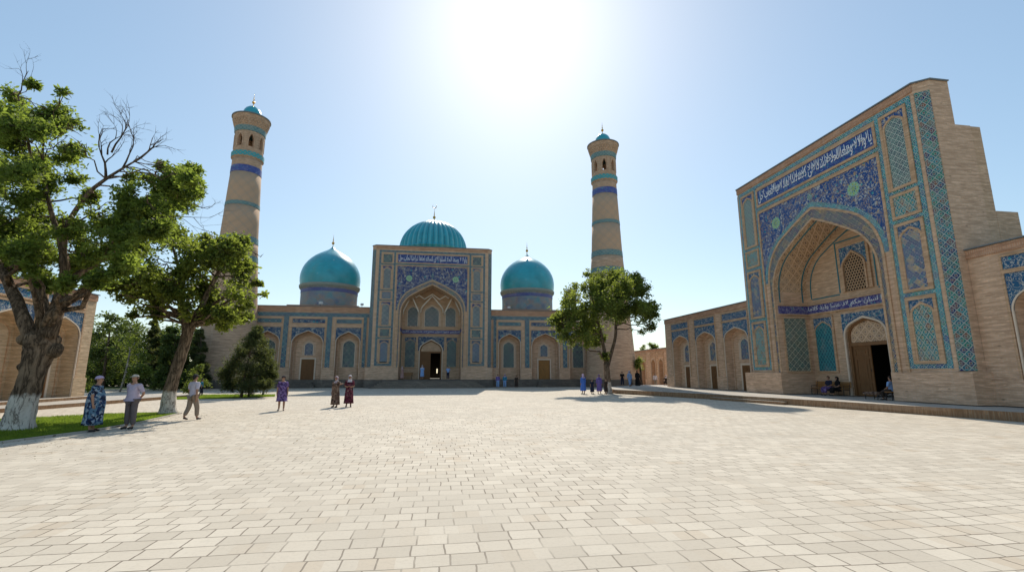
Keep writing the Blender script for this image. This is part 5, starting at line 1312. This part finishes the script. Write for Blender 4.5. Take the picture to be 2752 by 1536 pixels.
    for S, sg in (('L', -1), ('R', 1)):
        an, to = Vector(N['an' + S][0]), Vector(N['to' + S][0]); d = (to - an); 
        n2 = {'a': (tuple(an + Vector((0, -.015, -.045))), .045, .045), 'b': (tuple(an.lerp(to, .55) + Vector((0, 0, -.01))), .048, .04), 'c': (tuple(to + Vector((0, .04, .0))), .042, .030)}
        skinned('shoe', n2, [('a', 'b'), ('b', 'c')], CL['shoe'], root, 1)
    if near:
        for sg in (-1, 1):
            m = MB().lathe([(.002, -.011), (.010, -.005), (.011, 0), (.010, .005), (.002, .011)], 8, (sg * .032, .098)); m.build('eye', CL['eye'], root, True, loc=(0, 0, hc.z - .005))
            m = MB().tube([(sg * .074, -.005, hc.z - .045), (sg * .088, -.012, hc.z - .02), (sg * .089, -.02, hc.z + .01), (sg * .076, -.01, hc.z + .02)], [.008, .012, .012, .008], 8); m.build('ear', CL['skin'], root, True)
        MB().tube([(-.024, .094, hc.z - .068), (0, .101, hc.z - .066), (.024, .094, hc.z - .068)], .006, 6).build('mouth', CL['pink'], root, True)
    return root
# face: 0 looks away from the camera (+Y), 90 looks left, -90 right, 180 to the camera
person(-10.63, 17.3, 0, -80, 1.70, 'woman in a dark blue floral dress and lavender head wrap talking beside the big tree', dress='floral', dress_len=.22, dress_w=1.12, belly=.05, cap='lavwrap', near=True)
person(-9.95, 17.95, 0, 165, 1.74, 'man in a pale lilac shirt, grey trousers and light cap with hands behind his back', top='shirt', bottom='grey', cap='cap', hold='back', near=True, belly=.045)
person(-9.47, 20.94, 0, -25, 1.74, 'man in white shirt, beige trousers and dark cap walking away', top='white', bottom='beige', cap='dcap', stride=.19, near=True)
person(-18.5, 42.1, 0, -60, 1.35, 'small figure in teal by the juniper bushes far left', top='teal', bottom='navy', stride=.1)
person(-7.47, 25.37, 0, 190, 1.66, 'woman in a knee-length violet print dress standing alone left of centre', dress='violet', dress_len=.48, dress_w=1.08, near=True, cap='dcap')
person(-5.36, 27.4, 0, 150, 1.62, 'woman in a long brown print dress holding up one arm', dress='brown', dress_len=.16, scarf='pscarf', hold='point', near=True)
person(-4.70, 27.6, 0, 185, 1.68, 'woman in a crimson print dress with a white headscarf', dress='red', dress_len=.20, scarf='wscarf', hold='front', near=True)
person(12.74, 41.45, 0, 20, 1.72, 'woman in a long bright blue robe, tallest of the group by the right tree', dress='blue', dress_len=.28, scarf='lav', dress_w=1.08, sleeve=.9)
person(13.5, 41.3, 0, 200, 1.28, 'child in navy and blue in the group under the right tree', dress='navy', dress_len=.25, top=None)
person(14.15, 41.3, 0, 170, 1.66, 'woman in a purple robe with bowed head under the right tree', dress='purple', dress_len=.25, scarf='purple', sleeve=.9)
person(14.62, 40.9, 0, 120, 1.30, 'child in dark brown next to the whitewashed foot of the right tree', dress='dbrown', dress_len=.3)
person(21.2, 51.5, .36, 190, 1.66, 'person in light blue walking on the raised pavement behind the right tree', top='lblue', bottom='lblue', scarf='lblue', stride=.12, sleeve=.9)
person(20.7, 52.4, .36, 160, 1.62, 'person in dark clothes half hidden behind the walker', top='black', bottom='navy')
person(21.9, 53.0, .36, 200, 1.60, 'person in brown clothes standing just right of the light blue walker', dress='dbrown', dress_len=.2)
person(22.6, 52.6, .36, 180, 1.74, 'woman in a full-length black robe on the raised pavement', dress='black', dress_len=.06, scarf='black', sleeve=.9, dress_w=1.1)
person(7.4, 59.4, 0, 175, 1.66, 'person in a violet tunic and pale trousers at the foot of the mosque portal steps', top='purple', bottom='lblue', sleeve=.9)
person(8.25, 59.3, 0, 165, 1.66, 'person in a turquoise tunic and pale trousers beside the violet one', top='teal', bottom='lblue', scarf='lav', sleeve=.9)
person(9.9, 60.6, 0, 180, 1.5, 'figure in dark brown against the stone base of the mosque', dress='dbrown', dress_len=.2)
person(-4.3, 61.6, 1.0, -100, 1.62, 'person in dusty pink standing at the left jamb of the mosque portal', dress='pink', dress_len=.2, scarf='pscarf')
person(-.93 - .95, 62.0, 1.0, 175, 1.76, 'person in white and pale blue before the mosque door', dress='lblue', dress_len=.35, scarf='wscarf')
person(1.35, 61.9, 1.0, 178, 1.66, 'person in a light blue shirt and dark trousers right of the mosque door', top='lblue', bottom='navy')

# ------------------------------------------------------------------ benches
M['slat'] = wood('bench_slat', (.36, .17, .05))
def bench(x, y, z, rz, L, label):
    b = empty('bench', (x, y, z), R(rz), label, 'bench')
    m = MB()
    for i in range(5): m.box(-L / 2, L / 2, -.22 + i * .095, -.15 + i * .095, .42, .45)
    m.build('seat', M['slat'], b)
    m = MB()
    for i in range(4): m.box(-L / 2, L / 2, -.27 - i * .015, -.245 - i * .015, .52 + i * .095, .59 + i * .095)
    m.build('backrest', M['slat'], b)
    for s in (-1, 1):
        m = MB(); X = s * (L / 2 - .12)
        m.tube([(X, .22, 0), (X, .2, .41)], .022, 6).tube([(X, -.2, 0), (X, -.22, .42), (X, -.33, .92)], .022, 6).tube([(X, -.26, .62), (X, .2, .62), (X, .2, .41)], .018, 6).tube([(X, -.2, .40), (X, .2, .40)], .02, 6)
        m.build('leg_frame', M['iron'], b)
    return b
def on_wall(u, wd): return (PX + wd, PY - u)          # portal coordinates to world
bx, by = on_wall(-3.0, 2.05); bench(bx, by, .36, 90, 1.9, 'slatted wooden bench against the recess wall left of the madrasah door')
person(PX + 1.80, PY + 2.25, .36, 90, 1.66, 'person in dark purple clothes sitting on the bench in the portal recess', pose='sit', dress='violet', top='navy', hold='lap')
person(PX + 1.85, PY + 1.60, .36, 75, 1.60, 'person in black sitting at the near end of the recess bench', pose='sit', dress='black', top='black', hold='lap', scarf='black')
bx, by = on_wall(-1.6, 2.05); bench(bx, by, .36, 90, 1.1, 'short dark bench under the seated figure in black')
# seated doorkeeper
def stool(x, y, z, label):
    b = empty('stool', (x, y, z), 0, label, 'stool')
    MB().box(-.24, .24, -.2, .2, .43, .47).build('seat', M['slat'], b)
    for sx in (-1, 1):
        for sy in (-1, 1): MB().tube([(sx * .22, sy * .18, 0), (sx * .19, sy * .15, .43)], .018, 6).build('leg', M['iron'], b)
sx, sy = PX + .45, PY - 3.45
stool(sx, sy, .36, 'small stool under the man in the light blue shirt at the madrasah door')
person(sx, sy, .36, 10, 1.70, 'man in a light blue shirt sitting by the open madrasah door', pose='sit', top='lblue', bottom='dbrown', hold='lap')
m = empty('low_table', (sx - .0, sy + 1.0, .36), 0, 'low table under a patterned cloth in front of the seated man', 'table')
MB().box(-.35, .35, -.45, .45, .38, .42).box(-.355, .355, -.455, .455, .28, .385).build('tablecloth', CL['brown'], m)
for a in (-1, 1):
    for b_ in (-1, 1): MB().tube([(a * .28, b_ * .38, 0), (a * .28, b_ * .38, .3)], .02, 6).build('leg', M['iron'], m)
# seated vendor on the raised pavement and a white-clad man
person(27.2, 50.9 + 4, .36, 140, 1.6, 'woman in dark clothes and white scarf sitting low on the raised pavement', pose='sit', dress='dbrown', top='dbrown', scarf='wscarf', hold='lap')
stool(27.2, 54.9, .36, 'stool hidden under the dark clothed woman on the raised pavement')
person(28.3, 60.2, 0, 150, 1.74, 'man in a long white shirt behind the seated woman near the far building', top='wscarf', bottom='beige', sleeve=.9)
person(4.35 - .93, 62.6, 1.0, 160, 1.62, 'person in pale clothes seated beside the right jamb of the mosque portal', pose='sit', top='lblue', bottom='black', hold='lap')
stool(4.35 - .93, 62.6, 1.0, 'stool under the person seated inside the mosque portal')
bench(-.93 - 3.0, 64.3, 1.0, 180, 1.6, 'dark slatted bench inside the mosque portal at the left')
bpy.context.view_layer.update()
